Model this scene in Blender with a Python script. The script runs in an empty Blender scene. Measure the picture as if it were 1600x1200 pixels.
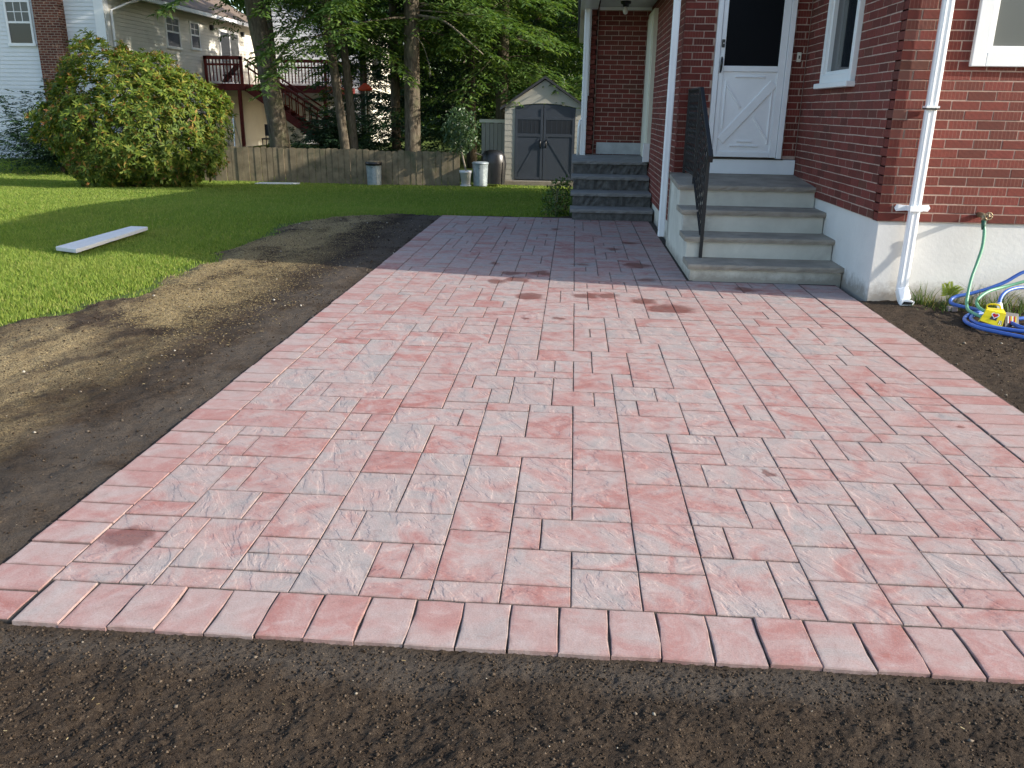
import bpy, math, random
import numpy as np
from mathutils import Vector, Matrix

random.seed(7)
rng = np.random.default_rng(11)
sc = bpy.context.scene
col = sc.collection
R = math.radians

# ------------------------------------------------------------------ camera
FPX, YAW, PITCH, ROLL, CAMH = 1307.6, -0.067436, 0.318034, -0.015551, 1.4
cy, sy, cp, sp, cr, sr = (math.cos(YAW), math.sin(YAW), math.cos(PITCH), math.sin(PITCH), math.cos(ROLL), math.sin(ROLL))
fwd = Vector((sy*cp, cy*cp, -sp)); rgt = Vector((cy, -sy, 0)); dwn = fwd.cross(rgt)
r2 = cr*rgt + sr*dwn; d2 = -sr*rgt + cr*dwn
cam_data = bpy.data.cameras.new('camera')
cam_data.sensor_width = 36.0
cam_data.lens = FPX/1600*36.0
cam_data.clip_start = 0.05; cam_data.clip_end = 600
cam = bpy.data.objects.new('camera', cam_data)
col.objects.link(cam)
up = -d2; back = -fwd
cam.matrix_world = Matrix(((r2.x, up.x, back.x, 0), (r2.y, up.y, back.y, 0), (r2.z, up.z, back.z, CAMH), (0, 0, 0, 1)))
sc.camera = cam

# ------------------------------------------------------------------ light
SUN_EL, SUN_A = R(23), R(11.5)           # elevation; angle of the sun from +X towards -Y
to_sun = Vector((math.cos(SUN_EL)*math.cos(SUN_A), -math.cos(SUN_EL)*math.sin(SUN_A), math.sin(SUN_EL)))
world = bpy.data.worlds.new('World'); sc.world = world; world.use_nodes = True
wn = world.node_tree
sky = wn.nodes.new('ShaderNodeTexSky'); sky.sky_type = 'NISHITA'; sky.sun_disc = False
sky.sun_elevation = SUN_EL
sky.sun_rotation = math.atan2(to_sun.x, to_sun.y)
sky.air_density = 1.0; sky.dust_density = 1.5; sky.ozone_density = 1.0
wn.links.new(sky.outputs[0], wn.nodes['Background'].inputs[0])
wn.nodes['Background'].inputs[1].default_value = 0.15
sun_d = bpy.data.lights.new('sun', 'SUN'); sun_d.energy = 3.5; sun_d.angle = R(0.6); sun_d.color = (1.0, 0.93, 0.82)
sun = bpy.data.objects.new('sun', sun_d); col.objects.link(sun)
sun.rotation_euler = to_sun.to_track_quat('Z', 'Y').to_euler()
vs = sc.view_settings
vs.view_transform = 'Standard'; vs.look = 'None'; vs.gamma = 1.0; vs.exposure = 1.17; vs.use_curve_mapping = False
sc.render.engine = 'CYCLES'
sc.cycles.use_denoising = True
sc.cycles.max_bounces = 6; sc.cycles.diffuse_bounces = 3; sc.cycles.glossy_bounces = 2
sc.cycles.transmission_bounces = 3; sc.cycles.transparent_max_bounces = 6

# ------------------------------------------------------------------ helpers: materials
def N(nt, typ, props=None, **inp):
    n = nt.nodes.new(typ)
    for k, v in (props or {}).items(): setattr(n, k, v)
    for k, v in inp.items():
        key = k.replace('_', ' ') if not k.startswith('i') or not k[1:].isdigit() else int(k[1:])
        s = n.inputs[key]
        if isinstance(v, bpy.types.NodeSocket): nt.links.new(v, s)
        else: s.default_value = v
    return n
def math_(nt, op, a, b=None, clamp=False):
    n = nt.nodes.new('ShaderNodeMath'); n.operation = op; n.use_clamp = clamp
    for i, v in enumerate((a, b)):
        if v is None: continue
        if isinstance(v, bpy.types.NodeSocket): nt.links.new(v, n.inputs[i])
        else: n.inputs[i].default_value = v
    return n.outputs[0]
def vmath(nt, op, a, b=None):
    n = nt.nodes.new('ShaderNodeVectorMath'); n.operation = op
    for i, v in enumerate((a, b)):
        if v is None: continue
        if isinstance(v, bpy.types.NodeSocket): nt.links.new(v, n.inputs[i])
        else: n.inputs[i].default_value = v
    return n.outputs['Value'] if op in ('DISTANCE', 'LENGTH', 'DOT_PRODUCT') else n.outputs[0]
def ramp(nt, fac, stops, interp='LINEAR'):
    n = nt.nodes.new('ShaderNodeValToRGB'); n.color_ramp.interpolation = interp
    e = n.color_ramp.elements
    while len(e) < len(stops): e.new(0.5)
    for el, (p, c) in zip(e, stops):
        el.position = p; el.color = (c[0], c[1], c[2], 1) if len(c) == 3 else c
    nt.links.new(fac, n.inputs[0])
    return n.outputs[0]
def mix(nt, fac, a, b, mode='MIX'):
    n = nt.nodes.new('ShaderNodeMix'); n.data_type = 'RGBA'; n.blend_type = mode
    for key, v in ((0, fac), (6, a), (7, b)):
        if isinstance(v, bpy.types.NodeSocket): nt.links.new(v, n.inputs[key])
        else: n.inputs[key].default_value = v if key == 0 else (v[0], v[1], v[2], 1)
    return n.outputs[2]
def noise(nt, vec, scale, detail=4, rough=0.55, dist=0.0, out=0):
    n = nt.nodes.new('ShaderNodeTexNoise')
    n.inputs['Scale'].default_value = scale; n.inputs['Detail'].default_value = detail
    n.inputs['Roughness'].default_value = rough; n.inputs['Distortion'].default_value = dist
    if vec is not None: nt.links.new(vec, n.inputs['Vector'])
    return n.outputs[out]
def bump(nt, h, strength, distance, normal=None):
    n = nt.nodes.new('ShaderNodeBump'); n.inputs['Strength'].default_value = strength; n.inputs['Distance'].default_value = distance
    nt.links.new(h, n.inputs['Height'])
    if normal is not None: nt.links.new(normal, n.inputs['Normal'])
    return n.outputs[0]
def newmat(name):
    m = bpy.data.materials.new(name); m.use_nodes = True
    nt = m.node_tree
    return m, nt, nt.nodes['Principled BSDF']
def setb(nt, b, **kw):
    for k, v in kw.items():
        s = b.inputs[k.replace('_', ' ')]
        if isinstance(v, bpy.types.NodeSocket): nt.links.new(v, s)
        else: s.default_value = (v[0], v[1], v[2], 1) if isinstance(v, tuple) and len(v) == 3 else v
def pos(nt): return nt.nodes.new('ShaderNodeNewGeometry').outputs['Position']
def rnd(nt):
    o = nt.nodes.new('ShaderNodeObjectInfo').outputs['Random']
    g = nt.nodes.new('ShaderNodeNewGeometry').outputs['Random Per Island']
    return math_(nt, 'FRACT', math_(nt, 'ADD', math_(nt, 'MULTIPLY', o, 3.17), math_(nt, 'MULTIPLY', g, 7.31)))

def simple(name, c, rough=0.6, var=0.15, scale=6.0, bstr=0.15, bdist=0.004, metal=0.0, spec=0.4, bscale=None, dirt=None):
    m, nt, b = newmat(name)
    p = pos(nt)
    n1 = noise(nt, p, scale, 6, 0.6)
    lo = tuple(x*(1-var) for x in c); hi = tuple(min(1, x*(1+var)) for x in c)
    cc = ramp(nt, n1, [(0.3, lo), (0.7, hi)])
    if dirt:
        n2 = noise(nt, p, dirt[1], 5, 0.65, 0.4)
        cc = mix(nt, ramp(nt, n2, [(dirt[2], (0, 0, 0)), (dirt[2]+0.2, (1, 1, 1))]), cc, dirt[0])
    setb(nt, b, Base_Color=cc, Roughness=rough, Metallic=metal)
    b.inputs['Specular IOR Level'].default_value = spec
    if bstr > 0:
        setb(nt, b, Normal=bump(nt, noise(nt, p, bscale or scale*12, 4), bstr, bdist))
    return m

# --- paving
STAINS = [(-1.46, 2.43, .105), (.82, 3.18, .055), (-.44, 7.12, .12), (-.60, 7.0, .11), (-.31, 6.46, .13), (.12, 6.54, .12), (.31, 6.57, .10),
          (.57, 6.42, .12), (.76, 6.15, .17), (-.06, 5.75, .09), (-.3, 5.73, .05), (-.7, 7.86, .1), (-.52, 7.4, .12), (-.26, 7.5, .14),
          (.12, 7.94, .13), (.66, 7.97, .13), (.66, 9.38, .13), (-.18, 10.38, .12), (.67, 7.28, .16), (1.44, 6.98, .12), (.46, 8.9, .12), (1.88, 3.86, .025)]
def paver_mat(name, field):
    m, nt, b = newmat(name)
    p = pos(nt); r = rnd(nt)
    off = N(nt, 'ShaderNodeCombineXYZ', X=math_(nt, 'MULTIPLY', r, 91.7), Y=math_(nt, 'MULTIPLY', r, 47.3), Z=math_(nt, 'MULTIPLY', r, 13.1)).outputs[0]
    q = vmath(nt, 'ADD', p, off)
    n1 = noise(nt, q, 4.6 if field else 4.0, 6, 0.62, 1.1)
    n1 = math_(nt, 'ADD', math_(nt, 'MULTIPLY', math_(nt, 'SUBTRACT', n1, 0.5), 1.75 if field else 1.2), math_(nt, 'ADD', math_(nt, 'MULTIPLY', r, 0.30), 0.425 if field else 0.37))
    c = ramp(nt, n1, [(0.12, (0.335, 0.125, 0.105)), (0.30, (0.375, 0.185, 0.165)), (0.44, (0.395, 0.238, 0.217)), (0.58, (0.405, 0.295, 0.272)), (0.74, (0.385, 0.318, 0.298)), (0.92, (0.325, 0.298, 0.285))])
    n2 = noise(nt, q, 15, 6, 0.68, 0.8)
    c = mix(nt, math_(nt, 'MULTIPLY', ramp(nt, n2, [(0.50, (0, 0, 0)), (0.70, (1, 1, 1))]), 0.45), c, (0.52, 0.43, 0.405))
    c = mix(nt, math_(nt, 'MULTIPLY', ramp(nt, n2, [(0.30, (1, 1, 1)), (0.44, (0, 0, 0))]), 0.40), c, (0.235, 0.135, 0.120))
    n3 = noise(nt, p, 210, 4, 0.75)
    c = mix(nt, math_(nt, 'MULTIPLY', ramp(nt, n3, [(0.34, (1, 1, 1)), (0.48, (0, 0, 0))]), 0.45), c, (0.20, 0.115, 0.10))
    c = mix(nt, math_(nt, 'MULTIPLY', ramp(nt, n3, [(0.56, (0, 0, 0)), (0.70, (1, 1, 1))]), 0.35), c, (0.56, 0.48, 0.455))
    n4 = noise(nt, p, 0.9, 3, 0.5)
    c = mix(nt, math_(nt, 'MULTIPLY', ramp(nt, n4, [(0.35, (0, 0, 0)), (0.7, (1, 1, 1))]), 0.20), c, (0.30, 0.185, 0.165))
    ea = nt.nodes.new('ShaderNodeAttribute'); ea.attribute_name = 'edge'
    em = math_(nt, 'MULTIPLY', math_(nt, 'POWER', ea.outputs['Fac'], 1.6), ramp(nt, noise(nt, p, 26, 4), [(0.35, (0.25, 0.25, 0.25)), (0.65, (1, 1, 1))]))
    c = mix(nt, math_(nt, 'MULTIPLY', em, 0.55), c, (0.16, 0.105, 0.092))
    c = mix(nt, 1.0, c, (0.88, 0.885, 0.89), 'MULTIPLY')
    rough = 0.82
    if field:
        pd = vmath(nt, 'ADD', p, vmath(nt, 'MULTIPLY', vmath(nt, 'SUBTRACT', noise(nt, p, 7, 4, 0.6, 0, 1), (0.5, 0.5, 0.5)), (0.24, 0.20, 0)))
        cur = None
        for (sx, sy_, rr) in STAINS:
            d = math_(nt, 'DIVIDE', vmath(nt, 'DISTANCE', pd, (sx, sy_, 0.0)), rr)
            cur = d if cur is None else math_(nt, 'MINIMUM', cur, d)
        cur = math_(nt, 'ADD', cur, math_(nt, 'MULTIPLY', math_(nt, 'SUBTRACT', r, 0.35), 0.55))
        mask = ramp(nt, cur, [(0.60, (1, 1, 1)), (0.72, (0.72, 0.72, 0.72)), (1.0, (0, 0, 0))])
        c = mix(nt, math_(nt, 'MULTIPLY', mask, 0.95), c, mix(nt, 0.74, c, (0.125, 0.030, 0.018)))
        rough = math_(nt, 'SUBTRACT', 0.82, math_(nt, 'MULTIPLY', mask, 0.30))
    setb(nt, b, Base_Color=c, Roughness=rough)
    b.inputs['Specular IOR Level'].default_value = 0.35
    if field:
        ang = math_(nt, 'MULTIPLY', r, 0.6)
        rot = N(nt, 'ShaderNodeVectorRotate', {'rotation_type': 'Z_AXIS'}, Vector=q, Angle=math_(nt, 'ADD', math_(nt, 'MULTIPLY', r, 1.1), 0.2)).outputs[0]
        st = vmath(nt, 'MULTIPLY', rot, (1.0, 2.3, 1.0))
        h1 = noise(nt, st, 3.4, 5, 0.55, 0.35)
        h1 = ramp(nt, h1, [(0.25, (0, 0, 0)), (0.43, (0.30, 0.30, 0.30)), (0.455, (0.50, 0.50, 0.50)), (0.56, (0.62, 0.62, 0.62)), (0.58, (0.80, 0.80, 0.80)), (0.75, (1, 1, 1))])
        nn = bump(nt, h1, 0.62, 0.0100)
        nn = bump(nt, noise(nt, p, 75, 5, 0.75), 0.75, 0.0020, nn)
    else:
        nn = bump(nt, noise(nt, q, 22, 5, 0.6), 0.4, 0.003)
        nn = bump(nt, noise(nt, p, 150, 4, 0.75), 0.7, 0.0014, nn)
    setb(nt, b, Normal=nn)
    return m
M = {}
M['paver'] = paver_mat('paver_cleft', True)
M['border'] = paver_mat('paver_border', False)

def sand_mat():
    m, nt, b = newmat('joint_sand'); p = pos(nt)
    c = ramp(nt, noise(nt, p, 300, 3, 0.7), [(0.3, (0.028, 0.022, 0.019)), (0.7, (0.105, 0.090, 0.078))])
    setb(nt, b, Base_Color=c, Roughness=0.95, Normal=bump(nt, noise(nt, p, 400, 2), 0.6, 0.002)); b.inputs['Specular IOR Level'].default_value = 0.1
    return m
M['sand'] = sand_mat()

def soil_mat():
    m, nt, b = newmat('topsoil'); p = pos(nt)
    n1 = noise(nt, p, 1.5, 5, 0.6, 0.3); n2 = noise(nt, p, 85, 5, 0.75); n3 = noise(nt, p, 14, 4, 0.6)
    c = ramp(nt, n2, [(0.30, (0.018, 0.012, 0.008)), (0.52, (0.058, 0.041, 0.028)), (0.72, (0.118, 0.087, 0.060))])
    c = mix(nt, math_(nt, 'MULTIPLY', ramp(nt, n1, [(0.42, (0, 0, 0)), (0.66, (1, 1, 1))]), 0.35), c, (0.080, 0.062, 0.046))
    c = mix(nt, math_(nt, 'MULTIPLY', ramp(nt, n3, [(0.40, (1, 1, 1)), (0.56, (0, 0, 0))]), 0.30), c, (0.020, 0.013, 0.009))
    # the thin skin of grey sand swept off the paving along its edges
    sx = N(nt, 'ShaderNodeSeparateXYZ', Vector=p)
    dl = math_(nt, 'ABSOLUTE', math_(nt, 'ADD', sx.outputs[0], 1.98)); df = math_(nt, 'ABSOLUTE', math_(nt, 'SUBTRACT', sx.outputs[1], 1.86))
    dd = math_(nt, 'MINIMUM', math_(nt, 'MULTIPLY', dl, 0.8), math_(nt, 'MULTIPLY', df, 3.2))
    dd = math_(nt, 'ADD', dd, math_(nt, 'MULTIPLY', math_(nt, 'SUBTRACT', noise(nt, p, 2.6, 4, 0.6), 0.5), 1.4))
    sandc = ramp(nt, noise(nt, p, 240, 3, 0.7), [(0.3, (0.062, 0.052, 0.043)), (0.7, (0.145, 0.125, 0.105))])
    c = mix(nt, math_(nt, 'MULTIPLY', ramp(nt, dd, [(0.02, (1, 1, 1)), (0.30, (0, 0, 0))]), 0.55), c, sandc)
    db = math_(nt, 'SUBTRACT', 1.0, math_(nt, 'DIVIDE', math_(nt, 'ABSOLUTE', math_(nt, 'ADD', sx.outputs[0], 2.42)), 0.42), True)
    db = math_(nt, 'MULTIPLY', math_(nt, 'MULTIPLY', db, 2.0, True), ramp(nt, noise(nt, p, 1.6, 5, 0.6, 0.4), [(0.36, (0, 0, 0)), (0.52, (1, 1, 1))]))
    c = mix(nt, math_(nt, 'MULTIPLY', db, 0.7), c, mix(nt, 0.75, c, (0.020, 0.013, 0.008)))
    # pale seed husks raked into a broad streaky band along the lawn side
    bd = math_(nt, 'SUBTRACT', 1.0, math_(nt, 'DIVIDE', math_(nt, 'ABSOLUTE', math_(nt, 'ADD', sx.outputs[0], 3.02)), 0.75), True)
    st_ = noise(nt, vmath(nt, 'MULTIPLY', p, (1.0, 0.55, 1.0)), 1.9, 5, 0.62, 0.5)
    bm_ = math_(nt, 'MULTIPLY', math_(nt, 'MULTIPLY', bd, 1.6, True), ramp(nt, st_, [(0.40, (0, 0, 0)), (0.56, (1, 1, 1))]))
    bm_ = math_(nt, 'MULTIPLY', bm_, ramp(nt, noise(nt, p, 130, 4, 0.75), [(0.40, (0.05, 0.05, 0.05)), (0.62, (1, 1, 1))]))
    bm_ = math_(nt, 'MULTIPLY', bm_, math_(nt, 'GREATER_THAN', sx.outputs[1], 2.2))
    c = mix(nt, math_(nt, 'MULTIPLY', bm_, 1.0), c, (0.44, 0.34, 0.18))
    setb(nt, b, Base_Color=c, Roughness=0.95)
    b.inputs['Specular IOR Level'].default_value = 0.15
    nn = bump(nt, noise(nt, p, 90, 6, 0.78), 1.0, 0.014)
    setb(nt, b, Normal=nn)
    return m
M['soil'] = soil_mat()

def island_mat(name, stops, rough=0.8, trans=0.0, spec=0.3, extra=None):
    m, nt, b = newmat(name)
    r = rnd(nt)
    c = ramp(nt, r, stops)
    if extra:
        c = mix(nt, math_(nt, 'MULTIPLY', ramp(nt, noise(nt, pos(nt), extra[1], 5, 0.6), [(extra[2], (0, 0, 0)), (extra[2]+0.2, (1, 1, 1))]), 0.45), c, extra[0])
    setb(nt, b, Base_Color=c, Roughness=rough); b.inputs['Specular IOR Level'].default_value = spec
    if trans > 0:
        t = nt.nodes.new('ShaderNodeBsdfTranslucent'); nt.links.new(mix(nt, 1.0, c, (1.25, 1.35, 0.6), 'MULTIPLY'), t.inputs[0])
        mx = nt.nodes.new('ShaderNodeMixShader'); mx.inputs[0].default_value = trans
        nt.links.new(b.outputs[0], mx.inputs[1]); nt.links.new(t.outputs[0], mx.inputs[2])
        nt.links.new(mx.outputs[0], nt.nodes['Material Output'].inputs[0])
    return m
M['grass'] = island_mat('grass_blades', [(0.0, (0.120, 0.190, 0.032)), (0.5, (0.190, 0.265, 0.042)), (0.88, (0.26, 0.310, 0.058)), (1.0, (0.36, 0.33, 0.12))], 0.6, 0.42, 0.3, extra=((0.27, 0.29, 0.075), 0.9, 0.50))
M['clod'] = island_mat('soil_crumbs', [(0.0, (0.022, 0.015, 0.010)), (0.7, (0.055, 0.040, 0.028)), (1.0, (0.105, 0.080, 0.058))], 0.95, 0, 0.1)
M['pebble'] = island_mat('pebbles', [(0.0, (0.07, 0.055, 0.04)), (0.6, (0.15, 0.12, 0.09)), (0.9, (0.27, 0.24, 0.19)), (1.0, (0.42, 0.39, 0.34))], 0.8, 0, 0.3)
M['straw'] = island_mat('straw', [(0.0, (0.15, 0.105, 0.045)), (0.5, (0.27, 0.20, 0.095)), (1.0, (0.40, 0.33, 0.18))], 0.8, 0.15, 0.2)
M['rhodo'] = island_mat('shrub_leaves', [(0.0, (0.045, 0.085, 0.014)), (0.45, (0.095, 0.145, 0.020)), (0.8, (0.165, 0.205, 0.026)), (0.92, (0.24, 0.22, 0.035)), (1.0, (0.28, 0.16, 0.04))], 0.58, 0.30, 0.25)
M['rust'] = island_mat('shrub_tips', [(0.0, (0.17, 0.065, 0.025)), (0.6, (0.24, 0.11, 0.035)), (1.0, (0.30, 0.19, 0.05))], 0.6, 0.2, 0.3)
M['hemlock'] = island_mat('hemlock_needles', [(0.0, (0.050, 0.100, 0.026)), (0.6, (0.090, 0.155, 0.038)), (1.0, (0.150, 0.210, 0.052))], 0.6, 0.35, 0.3)
M['spruce'] = island_mat('spruce_needles', [(0.0, (0.016, 0.042, 0.020)), (0.6, (0.032, 0.070, 0.032)), (1.0, (0.055, 0.100, 0.044))], 0.65, 0.12, 0.3)
M['decid'] = island_mat('bright_leaves', [(0.0, (0.060, 0.125, 0.018)), (0.5, (0.105, 0.19, 0.026)), (1.0, (0.17, 0.25, 0.04))], 0.5, 0.4, 0.35)
M['ficus'] = island_mat('pot_plant_leaves', [(0.0, (0.035, 0.075, 0.028)), (1.0, (0.085, 0.14, 0.055))], 0.45, 0.2, 0.5)
M['fern'] = island_mat('fern_leaves', [(0.0, (0.24, 0.32, 0.04)), (1.0, (0.42, 0.46, 0.07))], 0.5, 0.35, 0.3)
M['weed'] = island_mat('weed_blades', [(0.0, (0.05, 0.10, 0.025)), (0.7, (0.10, 0.15, 0.035)), (1.0, (0.22, 0.18, 0.07))], 0.6, 0.3, 0.3)

def lawn_mat():
    m, nt, b = newmat('lawn_thatch'); p = pos(nt)
    c = ramp(nt, noise(nt, p, 40, 5, 0.7), [(0.3, (0.045, 0.075, 0.018)), (0.7, (0.115, 0.155, 0.040))])
    setb(nt, b, Base_Color=c, Roughness=0.9, Normal=bump(nt, noise(nt, p, 60, 4), 0.8, 0.02)); b.inputs['Specular IOR Level'].default_value = 0.1
    return m
M['lawn'] = lawn_mat()

def brick_mat(name, cols, scored=True):
    m, nt, b = newmat(name); r = rnd(nt); p = pos(nt)
    c = ramp(nt, r, cols)
    r2_ = math_(nt, 'FRACT', math_(nt, 'MULTIPLY', r, 17.3))
    c = mix(nt, math_(nt, 'MULTIPLY', ramp(nt, noise(nt, p, 30, 5, 0.65), [(0.35, (1, 1, 1)), (0.6, (0, 0, 0))]), 0.35), c, (0.075, 0.022, 0.016))
    nn = bump(nt, noise(nt, p, 140, 4, 0.7), 0.5, 0.002)
    if scored:
        uv = nt.nodes.new('ShaderNodeUVMap'); uv.uv_map = 'face'
        sx = N(nt, 'ShaderNodeSeparateXYZ', Vector=uv.outputs[0])
        fr = math_(nt, 'FRACT', math_(nt, 'MULTIPLY', sx.outputs[0], 1/0.0275))
        line = ramp(nt, math_(nt, 'ABSOLUTE', math_(nt, 'SUBTRACT', fr, 0.5)), [(0.0, (1, 1, 1)), (0.075, (0.55, 0.55, 0.55)), (0.12, (0, 0, 0))])
        amt = math_(nt, 'MULTIPLY', ramp(nt, r2_, [(0.30, (0, 0, 0)), (0.55, (1, 1, 1))]), 0.24)
        c = mix(nt, math_(nt, 'MULTIPLY', line, amt), c, (0.42, 0.25, 0.19))
        fine = N(nt, 'ShaderNodeTexWave', {'wave_type': 'BANDS', 'bands_direction': 'X'}, Vector=uv.outputs[0], Scale=38.0, Distortion=1.2, Detail=1.0).outputs['Fac']
        nn = bump(nt, fine, 0.5, 0.0025, nn)
    setb(nt, b, Base_Color=c, Roughness=0.78, Normal=nn); b.inputs['Specular IOR Level'].default_value = 0.35
    return m
M['brick'] = brick_mat('red_brick', [(0.0, (0.110, 0.024, 0.016)), (0.35, (0.150, 0.029, 0.020)), (0.7, (0.180, 0.035, 0.024)), (0.92, (0.195, 0.036, 0.027)), (1.0, (0.120, 0.042, 0.026))])
M['mortar'] = simple('mortar', (0.41, 0.295, 0.24), 0.95, 0.2, 25, 0.4, 0.003, spec=0.1)
M['concrete'] = simple('pale_concrete', (0.57, 0.55, 0.48), 0.9, 0.12, 3.5, 0.35, 0.003, spec=0.2, bscale=70, dirt=((0.33, 0.31, 0.28), 1.8, 0.56))
def splash(m, c, top):
    nt = m.node_tree; b = nt.nodes['Principled BSDF']; src = b.inputs['Base Color'].links[0].from_socket; p = pos(nt)
    z = N(nt, 'ShaderNodeSeparateXYZ', Vector=p).outputs[2]
    h = math_(nt, 'ADD', math_(nt, 'DIVIDE', z, top), math_(nt, 'MULTIPLY', math_(nt, 'SUBTRACT', noise(nt, p, 9, 6, 0.7), 0.5), 2.2))
    f = math_(nt, 'MULTIPLY', ramp(nt, h, [(0.15, (1, 1, 1)), (0.95, (0, 0, 0))]), 0.75)
    nt.links.new(mix(nt, f, src, c), b.inputs['Base Color'])
M['found'] = simple('painted_foundation', (0.66, 0.65, 0.62), 0.85, 0.07, 2.5, 0.35, 0.004, spec=0.25, bscale=35, dirt=((0.50, 0.48, 0.44), 1.3, 0.58))
splash(M['found'], (0.22, 0.18, 0.14), 0.16); splash(M['concrete'], (0.26, 0.23, 0.19), 0.10)
M['bluestone'] = simple('bluestone_tread', (0.300, 0.262, 0.212), 0.8, 0.22, 5, 0.5, 0.006, spec=0.3, bscale=30, dirt=((0.20, 0.18, 0.155), 3, 0.55))
M['bluestone2'] = simple('cool_grey_tread', (0.215, 0.210, 0.200), 0.75, 0.18, 6, 0.4, 0.004, spec=0.35, bscale=40)
M['rockface'] = simple('rock_face_block', (0.105, 0.103, 0.098), 0.9, 0.40, 14, 0.7, 0.012, spec=0.25, bscale=28)
M['flag'] = simple('pale_flagstone', (0.36, 0.38, 0.39), 0.5, 0.3, 4, 0.2, 0.003, spec=0.5)
M['white'] = simple('white_enamel', (0.85, 0.86, 0.87), 0.38, 0.04, 3, 0.05, 0.001, spec=0.5, bscale=60)
M['vinyl'] = simple('white_vinyl', (0.80, 0.80, 0.79), 0.45, 0.04, 2, 0.05, 0.001, spec=0.5, dirt=((0.60, 0.59, 0.56), 4, 0.66))
M['cream'] = simple('cream_paint', (0.68, 0.66, 0.55), 0.5, 0.05, 3, 0.05, 0.001)
M['iron'] = simple('black_iron', (0.008, 0.008, 0.009), 0.55, 0.2, 20, 0.2, 0.001, spec=0.5)
M['black'] = simple('black_plastic', (0.012, 0.012, 0.014), 0.35, 0.2, 10, 0.05, 0.001, spec=0.5)
M['brass'] = simple('weathered_brass', (0.30, 0.25, 0.16), 0.5, 0.3, 40, 0.3, 0.001, metal=0.7)
M['siding'] = simple('white_siding', (0.66, 0.68, 0.69), 0.6, 0.05, 1.2, 0.05, 0.002, spec=0.4, dirt=((0.55, 0.57, 0.57), 0.7, 0.6))
M['siding2'] = simple('cream_siding', (0.66, 0.63, 0.55), 0.6, 0.06, 1.2, 0.05, 0.002, spec=0.4, dirt=((0.50, 0.47, 0.40), 0.9, 0.6))
M['greywall'] = simple('grey_foundation', (0.46, 0.49, 0.53), 0.9, 0.08, 2, 0.3, 0.004)
M['deck'] = simple('dark_red_stain', (0.150, 0.022, 0.017), 0.65, 0.25, 5, 0.3, 0.003, spec=0.3)
M['shingle'] = simple('brown_shingle', (0.155, 0.115, 0.088), 0.9, 0.3, 8, 0.6, 0.01, bscale=25)
M['roofgrey'] = simple('grey_shingle', (0.10, 0.10, 0.105), 0.9, 0.3, 8, 0.6, 0.01, bscale=25)
M['fence'] = simple('weathered_board', (0.200, 0.162, 0.105), 0.9, 0.35, 4, 0.5, 0.006, spec=0.15, bscale=18, dirt=((0.085, 0.095, 0.055), 2.5, 0.52))
M['shedwall'] = simple('taupe_resin', (0.36, 0.34, 0.29), 0.6, 0.05, 4, 0.1, 0.002)
M['sheddoor'] = simple('slate_resin', (0.036, 0.044, 0.058), 0.6, 0.08, 4, 0.1, 0.002)
M['shedroof'] = simple('charcoal_resin', (0.030, 0.032, 0.036), 0.7, 0.1, 8, 0.2, 0.004)
M['galv'] = simple('galvanised_steel', (0.31, 0.36, 0.39), 0.45, 0.2, 12, 0.15, 0.002, metal=0.35)
M['potwhite'] = simple('white_pot', (0.60, 0.61, 0.62), 0.5, 0.06, 5, 0.05, 0.001)
M['stonelab'] = simple('pale_granite', (0.60, 0.60, 0.60), 0.85, 0.08, 40, 0.3, 0.002)
M['alu'] = simple('aluminium', (0.62, 0.63, 0.64), 0.35, 0.05, 5, 0, metal=0.8)
M['bluehose'] = simple('blue_hose', (0.055, 0.135, 0.46), 0.38, 0.12, 8, 0.1, 0.001, spec=0.5)
M['greenhose'] = simple('green_hose', (0.12, 0.33, 0.20), 0.42, 0.12, 8, 0.1, 0.001, spec=0.5)
M['yellow'] = simple('yellow_card', (0.80, 0.62, 0.012), 0.4, 0.05, 6, 0.05, 0.001, spec=0.4)
M['red'] = simple('red_print', (0.50, 0.02, 0.02), 0.4, 0.05, 6, 0)
M['orange'] = simple('orange_fabric', (0.70, 0.085, 0.03), 0.7, 0.15, 9, 0.3, 0.01)
M['darkgrey'] = simple('dark_grey_print', (0.035, 0.035, 0.04), 0.5, 0.1, 6, 0)
M['bulb'] = simple('frosted_bulb', (0.75, 0.74, 0.72), 0.2, 0.02, 5, 0)
M['ceiling'] = simple('porch_ceiling', (0.60, 0.60, 0.57), 0.8, 0.05, 3, 0.05, 0.001)
M['twigs'] = simple('bare_twig', (0.20, 0.17, 0.13), 0.9, 0.2, 12, 0.4, 0.004)
def glass_mat(name, c, rough=0.06):
    m, nt, b = newmat(name)
    setb(nt, b, Base_Color=c, Roughness=rough); b.inputs['Specular IOR Level'].default_value = 0.6
    return m
M['glass'] = glass_mat('dark_glass', (0.016, 0.019, 0.024)); M['screen'] = glass_mat('door_screen', (0.004, 0.005, 0.007), 0.6); M['screen'].node_tree.nodes['Principled BSDF'].inputs['Specular IOR Level'].default_value = 0.12
M['blind'] = glass_mat('shaded_pane', (0.085, 0.09, 0.085), 0.25); M['shedpane'] = glass_mat('shed_pane', (0.006, 0.007, 0.012), 0.5)
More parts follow.
